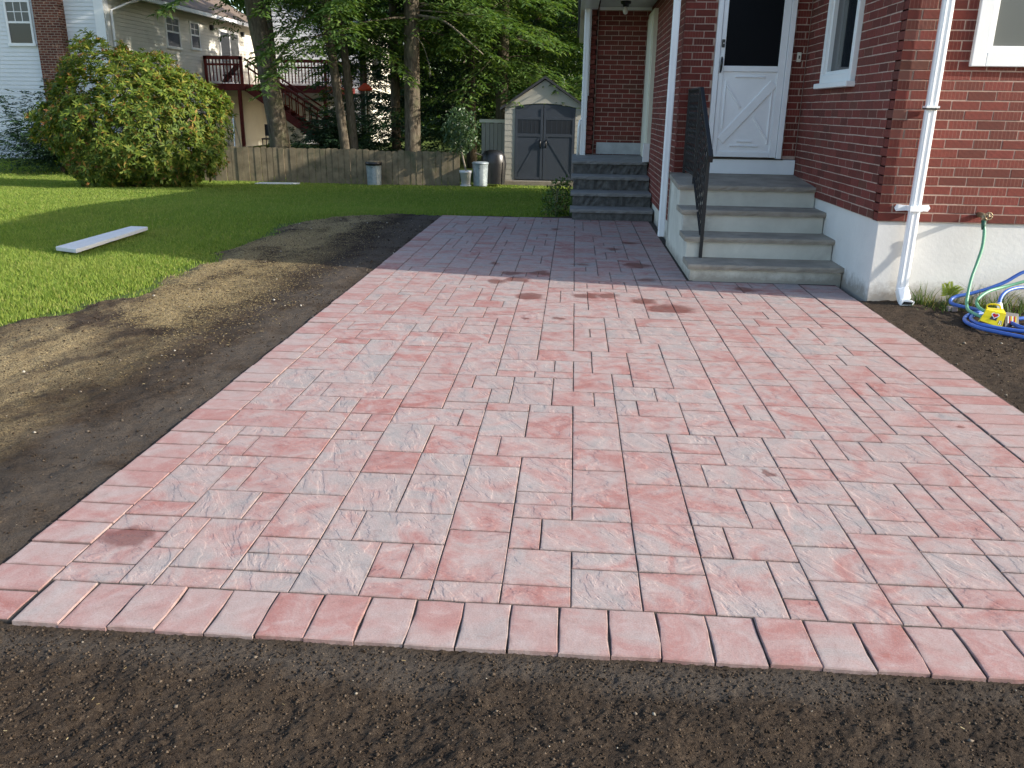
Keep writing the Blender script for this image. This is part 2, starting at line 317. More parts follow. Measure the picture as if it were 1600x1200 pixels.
def bark_mat():
    m, nt, b = newmat('bark'); p = pos(nt)
    st = vmath(nt, 'MULTIPLY', p, (1, 1, 0.28))
    v = noise(nt, st, 16, 6, 0.65, 0.6)
    c = ramp(nt, v, [(0.30, (0.045, 0.036, 0.027)), (0.55, (0.125, 0.102, 0.074)), (0.75, (0.20, 0.175, 0.135))])
    c = mix(nt, math_(nt, 'MULTIPLY', ramp(nt, noise(nt, p, 2.2, 4), [(0.5, (0, 0, 0)), (0.68, (1, 1, 1))]), 0.5), c, (0.085, 0.095, 0.045))
    setb(nt, b, Base_Color=c, Roughness=0.95, Normal=bump(nt, v, 0.9, 0.03)); b.inputs['Specular IOR Level'].default_value = 0.1
    return m
M['bark'] = bark_mat()
def chimney_mat():
    m, nt, b = newmat('chimney_brick'); p = pos(nt)
    s = N(nt, 'ShaderNodeSeparateXYZ', Vector=p)
    v = N(nt, 'ShaderNodeCombineXYZ', X=math_(nt, 'ADD', s.outputs[0], s.outputs[1]), Y=s.outputs[2], Z=0.0).outputs[0]
    br = N(nt, 'ShaderNodeTexBrick', Vector=v, Color1=(0.16, 0.055, 0.035, 1), Color2=(0.085, 0.028, 0.02, 1), Mortar=(0.30, 0.25, 0.20, 1), Scale=1.0)
    br.inputs['Mortar Size'].default_value = 0.008; br.inputs['Brick Width'].default_value = 0.21; br.inputs['Row Height'].default_value = 0.075
    c = mix(nt, ramp(nt, noise(nt, v, 7, 2), [(0.60, (0, 0, 0)), (0.68, (1, 1, 1))]), br.outputs[0], (0.36, 0.22, 0.15))
    setb(nt, b, Base_Color=c, Roughness=0.9, Normal=bump(nt, br.outputs[1], 0.6, 0.01))
    b.inputs['Specular IOR Level'].default_value = 0.2
    return m
M['chimney'] = chimney_mat()

# ------------------------------------------------------------------ helpers: geometry
def wloc(o):
    v = Vector((0, 0, 0))
    while o is not None: v += o.location; o = o.parent
    return v
def link(o, parent=None, loc=(0, 0, 0)):
    col.objects.link(o)
    o.location = Vector(loc)
    if parent is not None:
        base = wloc(parent); o.parent = parent; o.location = Vector(loc) - base
    return o
def tag(o, label=None, cat=None, group=None, kind=None):
    if label: o['label'] = label
    if cat: o['category'] = cat
    if group: o['group'] = group
    if kind: o['kind'] = kind
    return o
def thing(name, label, cat, loc=(0, 0, 0), group=None):
    o = bpy.data.objects.new(name, None); o.empty_display_size = 0.2
    link(o, None, loc)
    return tag(o, label, cat, group)

class MB:
    def __init__(s): s.v = []; s.f = []; s.uv = None
    def add(s, verts, faces):
        b = len(s.v); s.v += [tuple(v) for v in verts]; s.f += [tuple(i+b for i in f) for f in faces]; return s
    def box(s, x0, x1, y0, y1, z0, z1):
        return s.add([(x0, y0, z0), (x1, y0, z0), (x1, y1, z0), (x0, y1, z0), (x0, y0, z1), (x1, y0, z1), (x1, y1, z1), (x0, y1, z1)],
                     [(0, 3, 2, 1), (4, 5, 6, 7), (0, 1, 5, 4), (1, 2, 6, 5), (2, 3, 7, 6), (3, 0, 4, 7)])
    def bar(s, a, b, w, h, up=(0, 0, 1)):           # rectangular bar from a to b
        a = Vector(a); b = Vector(b); d = (b-a).normalized(); u = Vector(up)
        sd = d.cross(u)
        if sd.length < 1e-4: sd = d.cross(Vector((0, 1, 0)))
        sd.normalize(); u = sd.cross(d).normalized()
        vs_ = []
        for p in (a, b):
            for i, j in ((-1, -1), (1, -1), (1, 1), (-1, 1)): vs_.append(p + sd*(i*w/2) + u*(j*h/2))
        return s.add(vs_, [(0, 3, 2, 1), (4, 5, 6, 7), (0, 1, 5, 4), (1, 2, 6, 5), (2, 3, 7, 6), (3, 0, 4, 7)])
    def tube(s, pts, rad, n=8, cap=True):
        pts = [Vector(p) for p in pts]; k = len(pts)
        rad = [rad]*k if not hasattr(rad, '__len__') else rad
        t0 = (pts[1]-pts[0]).normalized()
        ref = Vector((0, 0, 1)) if abs(t0.z) < 0.9 else Vector((1, 0, 0))
        nrm = t0.cross(ref).normalized()
        rings = []
        for i, p in enumerate(pts):
            t = (pts[min(i+1, k-1)]-pts[max(i-1, 0)]).normalized()
            nrm = (nrm - t*nrm.dot(t))
            nrm = nrm.normalized() if nrm.length > 1e-5 else t.orthogonal().normalized()
            bn = t.cross(nrm)
            rings.append([p + (nrm*math.cos(2*math.pi*j/n) + bn*math.sin(2*math.pi*j/n))*rad[i] for j in range(n)])
        vs_ = [v for r in rings for v in r]; fs = []
        for i in range(k-1):
            for j in range(n): fs.append((i*n+j, i*n+(j+1) % n, (i+1)*n+(j+1) % n, (i+1)*n+j))
        if cap: fs.append(tuple(range(n-1, -1, -1))); fs.append(tuple((k-1)*n+j for j in range(n)))
        return s.add(vs_, fs)
    def lathe(s, prof, c, n=24):
        vs_ = []; fs = []
        for r, z in prof:
            for j in range(n): vs_.append((c[0]+r*math.cos(2*math.pi*j/n), c[1]+r*math.sin(2*math.pi*j/n), c[2]+z))
        for i in range(len(prof)-1):
            for j in range(n): fs.append((i*n+j, i*n+(j+1) % n, (i+1)*n+(j+1) % n, (i+1)*n+j))
        fs.append(tuple(range(n-1, -1, -1))); fs.append(tuple((len(prof)-1)*n+j for j in range(n)))
        return s.add(vs_, fs)
    def prism(s, poly, axis, a, b):                  # poly of 2D points extruded along axis from a to b
        n = len(poly)
        def P(p, t): return {'x': (t, p[0], p[1]), 'y': (p[0], t, p[1]), 'z': (p[0], p[1], t)}[axis]
        vs_ = [P(p, a) for p in poly] + [P(p, b) for p in poly]
        fs = [tuple(range(n-1, -1, -1)), tuple(range(n, 2*n))] + [(i, (i+1) % n, n+(i+1) % n, n+i) for i in range(n)]
        return s.add(vs_, fs)
    def build(s, name, mat, parent=None, smooth=False, bevel=0.0, loc=(0, 0, 0)):
        me = bpy.data.meshes.new(name); me.from_pydata(s.v, [], s.f); me.update()
        if mat is not None: me.materials.append(mat)
        import bmesh
        bm = bmesh.new(); bm.from_mesh(me); bmesh.ops.recalc_face_normals(bm, faces=bm.faces)
        bm.to_mesh(me); bm.free()
        if smooth: me.polygons.foreach_set('use_smooth', [True]*len(me.polygons))
        o = bpy.data.objects.new(name, me); link(o, parent, loc)
        if bevel > 0:
            md = o.modifiers.new('bevel', 'BEVEL'); md.width = bevel; md.segments = 2; md.limit_method = 'ANGLE'; md.angle_limit = R(40)
        return o
def np_mesh(name, verts, faces, mat, parent=None, smooth=False, loc=(0, 0, 0)):
    verts = np.ascontiguousarray(verts, dtype=np.float32); faces = np.ascontiguousarray(faces, dtype=np.int32)
    k = faces.shape[1]; nf = len(faces)
    me = bpy.data.meshes.new(name)
    me.vertices.add(len(verts)); me.vertices.foreach_set('co', verts.ravel())
    me.loops.add(nf*k); me.loops.foreach_set('vertex_index', faces.ravel())
    me.polygons.add(nf); me.polygons.foreach_set('loop_start', np.arange(0, nf*k, k, dtype=np.int32))
    if smooth: me.polygons.foreach_set('use_smooth', np.ones(nf, dtype=bool))
    me.update(calc_edges=True); me.validate()
    if mat is not None: me.materials.append(mat)
    o = bpy.data.objects.new(name, me); link(o, parent, loc)
    return o
def box(name, mat, parent, x0, x1, y0, y1, z0, z1, bevel=0.0): return MB().box(x0, x1, y0, y1, z0, z1).build(name, mat, parent, bevel=bevel)

_lat = np.random.default_rng(3).random((256, 256)).astype(np.float32)
def vnoise(x, y, f):
    x = np.asarray(x)*f+57.3; y = np.asarray(y)*f+91.7
    xi = np.floor(x).astype(int); yi = np.floor(y).astype(int); fx = x-xi; fy = y-yi
    fx = fx*fx*(3-2*fx); fy = fy*fy*(3-2*fy)
    g = lambda a, b: _lat[a & 255, b & 255]
    return (g(xi, yi)*(1-fx)+g(xi+1, yi)*fx)*(1-fy)+(g(xi, yi+1)*(1-fx)+g(xi+1, yi+1)*fx)*fy
def fbm(x, y, f, o=4):
    t = 0; a = 0.5
    for i in range(o): t = t+a*(vnoise(x, y, f*(2**i))-0.5); a *= 0.5
    return t*2            # about -1..1
def gz(x, y):
    y = np.asarray(y, dtype=float)
    return np.where(y < 11.5, 0.0, np.where(y < 22.5, -0.05*(y-11.5), np.where(y < 28, -0.55+0.15*(y-22.5)/5.5, -0.40)))
LB_Y = np.array([0.5, 2.5, 4.2, 5.26, 5.42, 5.73, 6.27, 6.71, 7.41, 8.03, 9.02, 10.52, 11.29, 11.80, 12.0])
LB_X = np.array([-5.6, -4.9, -4.25, -3.84, -3.67, -3.57, -3.52, -3.54, -3.58, -3.54, -3.6, -3.66, -3.25, -2.2, -1.2])
def soil_in(x, y):          # > 0 where bare soil lies, metres to the ragged edge (roughly)
    x = np.asarray(x, dtype=float); y = np.asarray(y, dtype=float)
    e = fbm(x, y, 1.1, 5)*0.22 + fbm(x+9, y, 6, 3)*0.10
    left = x - np.interp(y, LB_Y, LB_X)
    top = 11.86 + 0.18*(x+0.9).clip(-3, 0)*0 - y
    d = np.minimum(left, top + 0.12*np.clip(x+1, 0, 2))
    return d + e
def vproj(x, y, z):
    P = np.stack([np.asarray(x, dtype=float), np.asarray(y, dtype=float), np.asarray(z, dtype=float)-CAMH], -1)
    X = P@np.array(r2); Y = P@np.array(d2); Z = P@np.array(fwd)
    Zs = np.where(Z > 0.05, Z, 0.05)
    return 800+FPX*X/Zs, 600+FPX*Y/Zs, Z
def in_view(x, y, z, m=80):
    u, v, d = vproj(x, y, z); return (d > 0.2) & (u > -m) & (u < 1600+m) & (v > -m) & (v < 1200+m)

# ================================================================== GROUND
def grid_sheet(name, xs, ys, zf, mat, kind='structure', smooth=True, grain=0.0):
    X, Y = np.meshgrid(xs, ys); Z = zf(X, Y)
    if grain: Z = Z + grain*(rng.random(X.shape)**2*1.6-0.5)
    V = np.stack([X, Y, Z], -1).reshape(-1, 3); nx, ny = len(xs), len(ys)
    i = (np.arange(ny-1)[:, None]*nx+np.arange(nx-1)[None, :]).ravel()
    F = np.stack([i, i+1, i+nx+1, i+nx], -1)
    o = np_mesh(name, V, F, mat, smooth=smooth); tag(o, kind=kind); return o
xs = np.concatenate([np.linspace(-150, -22, 20), np.linspace(-20, 6, 105), np.linspace(8, 150, 20)])
ys = np.concatenate([np.linspace(-40, -2, 8), np.linspace(0, 30, 121), np.linspace(32, 300, 40)])
lawn = grid_sheet('lawn', xs, ys, lambda x, y: gz(x, y)-0.055+fbm(x, y, 0.5, 3)*0.03, M['lawn'])
tag(lawn, 'mown green lawn sloping gently down towards the fence', 'lawn')

def soil_h(x, y):
    d = soil_in(x, y)
    h = fbm(x, y, 1.3, 3)*0.022 + fbm(x+3, y+5, 7, 3)*0.012 + fbm(x+13, y+1, 38, 3)*0.0075
    edge = np.clip(d/0.25, -1, 1)
    # flat against the paving, lumpy away from it
    dx = np.maximum(np.maximum(-1.77-x, x-2.29), 0); dy = np.maximum(1.925-y, 0)
    k = np.clip(np.hypot(dx, dy)/0.22, 0, 1)
    h = h + k*np.clip(fbm(x+31, y+7, 3.1, 3), -0.2, 1)*0.022*(y < 2.3)
    base = -0.012 + (0.004 + np.clip(h, -0.02, 0.06))*k + (h*0.12)*(1-k)
    return np.where(d > 0.25, base, base*np.clip(edge, 0, 1) - 0.085*(1-np.clip(edge, 0, 1)) - 0.05*np.clip(-edge, 0, 1))
soil = grid_sheet('soil', np.arange(-6.0, -1.745, 0.022), np.arange(0.2, 12.3, 0.022), soil_h, M['soil'], grain=0.007)
tag(soil, 'strip of dark seeded topsoil between lawn and paving', 'soil')
s2 = grid_sheet('soil', np.arange(-1.76, 2.9, 0.0075), np.concatenate([np.arange(0.2, 1.0, 0.03), np.arange(1.0, 1.955, 0.0075)]), soil_h, M['soil'], grain=0.0036)
tag(s2, 'dark crumbly soil in front of the paving border', 'soil')
s3 = grid_sheet('soil', np.arange(2.285, 7.5, 0.022), np.arange(0.2, 6.68, 0.022), lambda x, y: np.where((x < 2.9) & (y < 1.95), -0.09, soil_h(x, y)+0.012*np.clip((y-5.9)/0.6, 0, 1)), M['soil'], grain=0.006)
tag(s3, 'dark soil bed between paving and house foundation', 'soil')
s4 = grid_sheet('soil', np.arange(-1.77, 0.9, 0.03), np.arange(11.4, 12.4, 0.03), lambda x, y: soil_h(x, y)-0.006*(y > 11.5), M['soil'])
tag(s4, 'narrow soil strip behind the far end of the paving', 'soil')

# ================================================================== PATIO
patio = MB()
patio.box(-1.76, 2.285, 1.945, 7.30, -0.06, -0.0048); patio.box(-1.76, 1.07, 7.30, 11.50, -0.06, -0.0052)
patio = patio.build('patio', M['sand'])
tag(patio, 'red and grey stone-textured paver patio with soldier border', 'patio', kind='structure')
mX, mY, fX0, fY0 = 0.1067, 0.1111, -1.561, 2.157
NX = 33; NXF = 22; NYN = 46; NY = 84
HAND = [(0,1,2,3),(0,0,2,1),(2,0,3,2),(2,2,3,4),(3,1,5,4),(3,0,5,1),(5,2,7,3),(5,1,7,2),(5,0,7,1),(7,0,9,3),(0,3,2,4),(0,4,2,5),(0,5,2,8),(2,6,3,8),(3,6,5,9),(2,4,4,6),(4,4,5,6),(5,3,7,6),
 (9,1,10,3),(10,1,11,3),(9,0,11,1),(11,1,13,4),(11,0,13,1),(13,1,15,3),(13,0,15,1),(15,2,17,3),(15,0,17,2),(7,3,8,5),(8,3,11,5),(11,4,13,6),(13,5,15,6),(15,5,17,6),(13,3,14,5),(14,3,17,5),(17,5,19,8),(17,3,19,5),(17,2,19,3),(17,0,19,2),
 (19,0,21,3),(21,1,22,3),(21,0,22,1),(19,3,20,5),(20,3,22,5),(19,5,21,6),(19,6,21,8),(21,7,23,8),(21,5,22,7),(22,4,24,7),(24,5,25,7),(22,2,24,4),(22,0,24,2),(24,2,26,5),(26,4,28,5),(26,2,28,4),(24,1,26,2),(26,1,28,2),(24,0,25,1),(25,0,28,1),(23,7,25,9),(25,6,27,9),(25,5,27,6),(27,7,28,9),(27,5,29,7),(23,9,25,10)]
occ = np.zeros((NX, NY), bool)
occ[NXF:, NYN:] = True
rects = []
for r_ in HAND:
    if not occ[r_[0]:r_[2], r_[1]:r_[3]].any():
        occ[r_[0]:r_[2], r_[1]:r_[3]] = True; rects.append(r_)
prng = random.Random(21)
SIZES = [((2, 3), 5), ((2, 2), 5), ((3, 2), 5), ((2, 1), 6), ((1, 2), 4)]
for j in range(NY):
    for i in range(NX):
        if occ[i, j]: continue
        opts = []
        for (w, h), wt in SIZES:
            if i+w > NX or j+h > NY or occ[i:i+w, j:j+h].any(): continue
            # do not leave a single-cell sliver to the right
            gap = i+w
            sliver = gap < NX and not occ[gap, j] and (gap+1 >= NX or occ[gap+1, j])
            opts.append(((w, h), wt*(0.12 if sliver else 1)))
        if not opts: opts = [((1, 1), 1)]
        (w, h) = prng.choices([o[0] for o in opts], [o[1] for o in opts])[0]
        occ[i:i+w, j:j+h] = True; rects.append((i, j, i+w, j+h))
def slab_geo(w, h, seed, segs=(2, 2), gap=(0.0042, 0.0060), bev=0.0013, jit=0.0010, depth=0.05, ins=0.010):
    rr = random.Random(seed); x, y = w/2-gap[0]/2, h/2-gap[1]/2
    ring = []
    sx, sy_ = segs
    for a in range(sx): ring.append((-x+2*x*a/sx, -y))
    for a in range(sy_): ring.append((x, -y+2*y*a/sy_))
    for a in range(sx): ring.append((x-2*x*a/sx, y))
    for a in range(sy_): ring.append((-x, y-2*y*a/sy_))
    n = len(ring)
    o = [(px+rr.uniform(-jit, jit), py+rr.uniform(-jit, jit)) for px, py in ring]
    sc_ = lambda px, py, d: (px*(1-d/x), py*(1-d/y))
    t = [sc_(px, py, bev+rr.uniform(0, bev)) for px, py in o]
    u = [sc_(px, py, ins+rr.uniform(-ins*.4, ins*.5)) for px, py in o]
    V = [(a, b, -depth) for a, b in o]+[(a, b, -bev) for a, b in o]+[(a, b, 0) for a, b in t]+[(a, b, rr.uniform(0, 0.0006)) for a, b in u]
    F = []
    for L_ in range(3): F += [(L_*n+k, L_*n+(k+1) % n, (L_+1)*n+(k+1) % n, (L_+1)*n+k) for k in range(n)]
    F.append(tuple(3*n+k for k in range(n)))
    E_ = [1.0]*(3*n)+[0.0]*n
    return V, F, E_
slab_cache = {}
def edge_attr(me, E_):
    at = me.attributes.new('edge', 'FLOAT', 'POINT'); at.data.foreach_set('value', E_)
def slab_mesh(w, h, v, mat, **kw):
    key = (round(w, 4), round(h, 4), v, mat.name)
    if key not in slab_cache:
        V, F, E_ = slab_geo(w, h, int(w*1e4)*31+int(h*1e4)*7+v, **kw)
        me = bpy.data.meshes.new('paver'); me.from_pydata(V, [], F); me.materials.append(mat); me.update(); edge_attr(me, E_); slab_cache[key] = me
    return slab_cache[key]
def tilt(o, s, seed):
    rr = random.Random(seed)
    o.rotation_euler = (rr.uniform(-s, s), rr.uniform(-s, s), rr.uniform(-0.004, 0.004))
prects = []
for k, (a, b, c, d) in enumerate(rects):
    w, h = (c-a)*mX, (d-b)*mY; X = fX0+(a+c)/2*mX; Y = fY0+(b+d)/2*mY
    u, v, dep = vproj(X, Y, 0); vis = bool(-40 < u < 1640 and v < 1260)
    prects.append((-(w*h/dep**3) if vis else 0, X, Y, w, h, k))
prects.sort()
rest = MB(); rest_e = []
for n_, (s_, X, Y, w, h, k) in enumerate(prects):
    z = random.Random(k*7+1).uniform(-0.0018, 0.0012)
    if n_ < 300:
        o = bpy.data.objects.new('paver', slab_mesh(w, h, k % 3, M['paver'])); link(o, patio, (X, Y, z)); tilt(o, 0.0035, k)
    else:
        V, F, E_ = slab_geo(w, h, k, segs=(1, 1)); rest.add([(a+X, b+Y, c+z) for a, b, c in V], F); rest_e += E_
ro = rest.build('pavers', M['paver'], patio); ro['kind'] = 'stuff'; edge_attr(ro.data, rest_e)
# border courses
def border(X, Y, w, h, k, rag=True):
    o = bpy.data.objects.new('border_paver', slab_mesh(w, h, k % 5, M['border'], segs=(2, 3) if h > w else (3, 2), gap=(0.0050, 0.005) if rag else (0.004, 0.0065), bev=0.0018 if rag else 0.0014, jit=0.0026 if rag else 0.0012))
    link(o, patio, (X, Y, random.Random(k).uniform(-0.002, 0.003))); tilt(o, 0.006, k*3+1)
bx = -1.545; k = 0
while bx < 3.2:                       # soldier course along the front
    if bx < 2.30: border(bx+0.0705, 2.0425, 0.141, 0.224, k)
    bx += 0.141; k += 1
y0 = 1.945; k = 100
while y0 < 11.45:                     # left border
    border(-1.6655, y0+0.0725, 0.208, 0.145, k, False); y0 += 0.145; k += 1
y0 = 2.16; k = 300
while y0 < 7.12:                      # right border
    border(2.1195, y0+0.0725, 0.309, 0.145, k, False)
    y0 += 0.145; k += 1
y0 = 7.30; k = 400
while y0 < 11.30:                     # border beside the steps
    border(0.905, y0+0.0725, 0.228, 0.145, k, False); y0 += 0.145; k += 1

# ================================================================== LOOSE GROUND COVER
def blobs(name, cx, cy_, cz, size, mat, label, cat, flat=0.7):
    n = len(cx)
    base = np.array([(1, 0, 0), (-1, 0, 0), (0, 1, 0), (0, -1, 0), (0, 0, 1), (0, 0, -1)], float)
    tri = np.array([(0, 2, 4), (2, 1, 4), (1, 3, 4), (3, 0, 4), (2, 0, 5), (1, 2, 5), (3, 1, 5), (0, 3, 5)])
    V = base[None]*(0.65+0.7*rng.random((n, 6, 1)))*size[:, None, None]
    V[..., 2] *= flat
    a = rng.random(n)*6.28; c, s = np.cos(a), np.sin(a)
    x = V[..., 0]*c[:, None]-V[..., 1]*s[:, None]; y = V[..., 0]*s[:, None]+V[..., 1]*c[:, None]
    tl = rng.normal(0, .4, n)[:, None]
    V = np.stack([x+cx[:, None], y+cy_[:, None], V[..., 2]+x*tl*0.3+cz[:, None]], -1)
    F = (tri[None]+6*np.arange(n)[:, None, None]).reshape(-1, 3)
    return tag(np_mesh(name, V.reshape(-1, 3), F, mat), label, cat, kind='stuff')
def soil_pts(n, reg, f=None):
    x = rng.uniform(reg[0], reg[1], n); y = rng.uniform(reg[2], reg[3], n)
    ok = (soil_in(x, y) > 0.02) & in_view(x, y, 0*x)
    pat = ((x > -1.78) & (x < 2.30) & (y > 1.925) & (y < 11.6))
    ok &= ~pat & ~((y > 6.6) & (x > -1))
    if f is not None: ok &= f(x, y)
    return x[ok], y[ok]
def gather(lst): return [np.concatenate(a) for a in zip(*lst)]
x, y = gather([soil_pts(60000, (-2.2, 2.2, 1.1, 1.92)), soil_pts(24000, (-5, -1.78, 1.3, 6.5)), soil_pts(9000, (-4, -1.78, 6, 11.9)), soil_pts(9000, (2.3, 4.2, 3.5, 6.6))])
d = np.hypot(x, y)
sz = (0.0011+0.0042*rng.random(len(x))**4+0.008*(rng.random(len(x)) < 0.0015)*rng.random(len(x)))*(0.75+0.13*d)
blobs('soil_crumbs', x, y, soil_h(x, y)+sz*0.25, sz, M['clod'], 'loose dark soil crumbs scattered over the bare ground', 'soil')
x, y = gather([soil_pts(260, (-2.2, 2.2, 1.1, 1.91)), soil_pts(1300, (-4.5, -1.78, 1.3, 11)), soil_pts(350, (2.3, 4.2, 3.5, 6.6))])
sz = (0.0016+0.0070*rng.random(len(x))**3.5)*(0.8+0.10*np.hypot(x, y))
blobs('pebbles', x, y, soil_h(x, y)+sz*0.35, sz, M['pebble'], 'pale pebbles scattered over the dark soil', 'pebbles')
def sticks(name, x, y, z, ln, wd, mat, label, cat):
    n = len(x); a = rng.random(n)*6.28; t = rng.normal(0, 0.18, n)
    D = np.stack([np.cos(a), np.sin(a), t], -1)*ln[:, None]/2; S = np.stack([-np.sin(a), np.cos(a), 0*a], -1)*wd[:, None]/2
    C = np.stack([x, y, z], -1); U = np.zeros_like(C); U[:, 2] = wd*0.5
    V = np.stack([C-D-S, C-D+S, C+D+S, C+D-S, C-D+U, C+D+U], 1)
    F = np.array([(0, 4, 5, 3), (4, 1, 2, 5)])
    F = (F[None]+6*np.arange(n)[:, None, None]).reshape(-1, 4)
    return tag(np_mesh(name, V.reshape(-1, 3), F, mat), label, cat, kind='stuff')
def seeded(x, y):
    band = np.exp(-((x-(-2.95-0.05*np.abs(y-6)))/0.55)**2)
    return rng.random(len(x)) < np.clip(band*np.clip(0.45+fbm(x+2, y, 0.75, 4)*3.0, 0, 1)*1.2, 0, 1)
x, y = soil_pts(190000, (-4.8, -1.95, 2.6, 11.8), seeded)
x2, y2 = soil_pts(45, (-2.2, 2.2, 1.1, 1.90)); x3, y3 = soil_pts(500, (2.4, 4, 4.5, 6.5))
x = np.concatenate([x, x2, x3]); y = np.concatenate([y, y2, y3])
ln = rng.uniform(0.004, 0.013, len(x)); ln[-len(x2)-len(x3):] *= 0.8
sticks('grass_seed', x, y, soil_h(x, y)+0.006, ln, rng.uniform(0.0018, 0.0032, len(x)), M['straw'], 'golden grass seed and chaff scattered in a band on the soil', 'grass seed')

def blades(name, x, y, z, h, w, mat, label, cat, lean=0.35, parent=None, kind='stuff'):
    n = len(x); a = rng.random(n)*6.28; b = rng.random(n)*6.28
    S = np.stack([np.cos(a), np.sin(a), 0*a], -1)*w[:, None]/2
    L = np.stack([np.cos(b), np.sin(b), 0*b], -1)*(h*lean*rng.random(n))[:, None]
    C = np.stack([x, y, z], -1); U = np.zeros_like(C); U[:, 2] = h
    V = np.stack([C-S, C+S, C+U*0.55+L*0.35+S*0.7, C+U+L, C+U*0.55+L*0.35-S*0.7], 1)
    F = (np.array([(0, 1, 2, 4)])[None]+5*np.arange(n)[:, None, None]).reshape(-1, 4)
    T = (np.array([(4, 2, 3, 3)])[None]+5*np.arange(n)[:, None, None]).reshape(-1, 4)[:, :3]
    verts = V.reshape(-1, 3)
    me = bpy.data.meshes.new(name)
    me.vertices.add(len(verts)); me.vertices.foreach_set('co', verts.astype(np.float32).ravel())
    loops = np.concatenate([F.ravel(), T.ravel()]).astype(np.int32)
    me.loops.add(len(loops)); me.loops.foreach_set('vertex_index', loops)
    st = np.concatenate([np.arange(0, 4*n, 4), 4*n+np.arange(0, 3*n, 3)]).astype(np.int32)
    me.polygons.add(2*n); me.polygons.foreach_set('loop_start', st)
    me.update(calc_edges=True); me.materials.append(mat)
    o = bpy.data.objects.new(name, me); link(o, parent)
    if parent is None: tag(o, label, cat, kind=kind)
    return o
pts = []
for (x0, x1, y0, y1, den) in ((-7, -2.9, 4.8, 9, 8000), (-10, -2.6, 9, 13, 3800), (-3, 0.6, 11.7, 13, 3600), (-13, 0.6, 13, 17.5, 1700), (-16, 1, 17.5, 23, 900), (-24, -8, 22, 28, 260)):
    n = int((x1-x0)*(y1-y0)*den); x = rng.uniform(x0, x1, n); y = rng.uniform(y0, y1, n)
    e = soil_in(x, y)
    ok = ((e < 0.015) | ((e < 0.6) & (rng.random(n) < 0.30*np.exp(-np.clip(e, 0, 1)/0.11))) | (y > 11.95)) & in_view(x, y, gz(x, y), 20) & ~((x > -0.05) & (y > 11.2)) 
    pts.append((x[ok], y[ok]))
x, y = gather(pts)
d = np.hypot(x, y)
h = rng.uniform(0.018, 0.048, len(x))*(0.8+0.35*vnoise(x, y, 1.6)); w = (0.0032+0.00075*d)*rng.uniform(0.7, 1.2, len(x))
h = h*np.clip(0.4-2.2*soil_in(x, y), 0.4, 1)
blades('grass', x, y, gz(x, y)-0.05+fbm(x, y, 0.5, 3)*0.03, h+0.012, w, M['grass'], 'short green lawn grass blades covering the yard', 'grass', 0.7)

# ================================================================== BRICK HOUSE
house = thing('brick_house', 'dark red brick house with white trim beside the patio', 'house', (2.33, 6.66, 0))
BH, BL, MJ = 0.0677, 0.2032, 0.0075
brick_me = {}
def brick_geo(L):
    w = L/2; h = (BH-MJ)/2; b = 0.0025; D = 0.094
    V = [(-w, D, -h), (w, D, -h), (w, D, h), (-w, D, h), (-w, b, -h), (w, b, -h), (w, b, h), (-w, b, h), (-w+b, 0, -h+b), (w-b, 0, -h+b), (w-b, 0, h-b), (-w+b, 0, h-b)]
    F = [(0, 1, 5, 4), (1, 2, 6, 5), (2, 3, 7, 6), (3, 0, 4, 7), (4, 5, 9, 8), (5, 6, 10, 9), (6, 7, 11, 10), (7, 4, 8, 11), (8, 9, 10, 11)]
    return V, F
def face_uv(me, V, u0=0.0):
    uv = me.uv_layers.new(name='face')
    for l in me.loops:
        c = V[l.vertex_index]; uv.data[l.index].uv = (c[0]+0.3, c[2])
def brick_mesh(L):
    key = round(L, 3)
    if key not in brick_me:
        V, F = brick_geo(key); me = bpy.data.meshes.new('brick'); me.from_pydata(V, [], F); me.materials.append(M['brick']); me.update(); face_uv(me, V); brick_me[key] = me
    return brick_me[key]
bricks = []          # (score, wall object, x, y, z, rot, length)
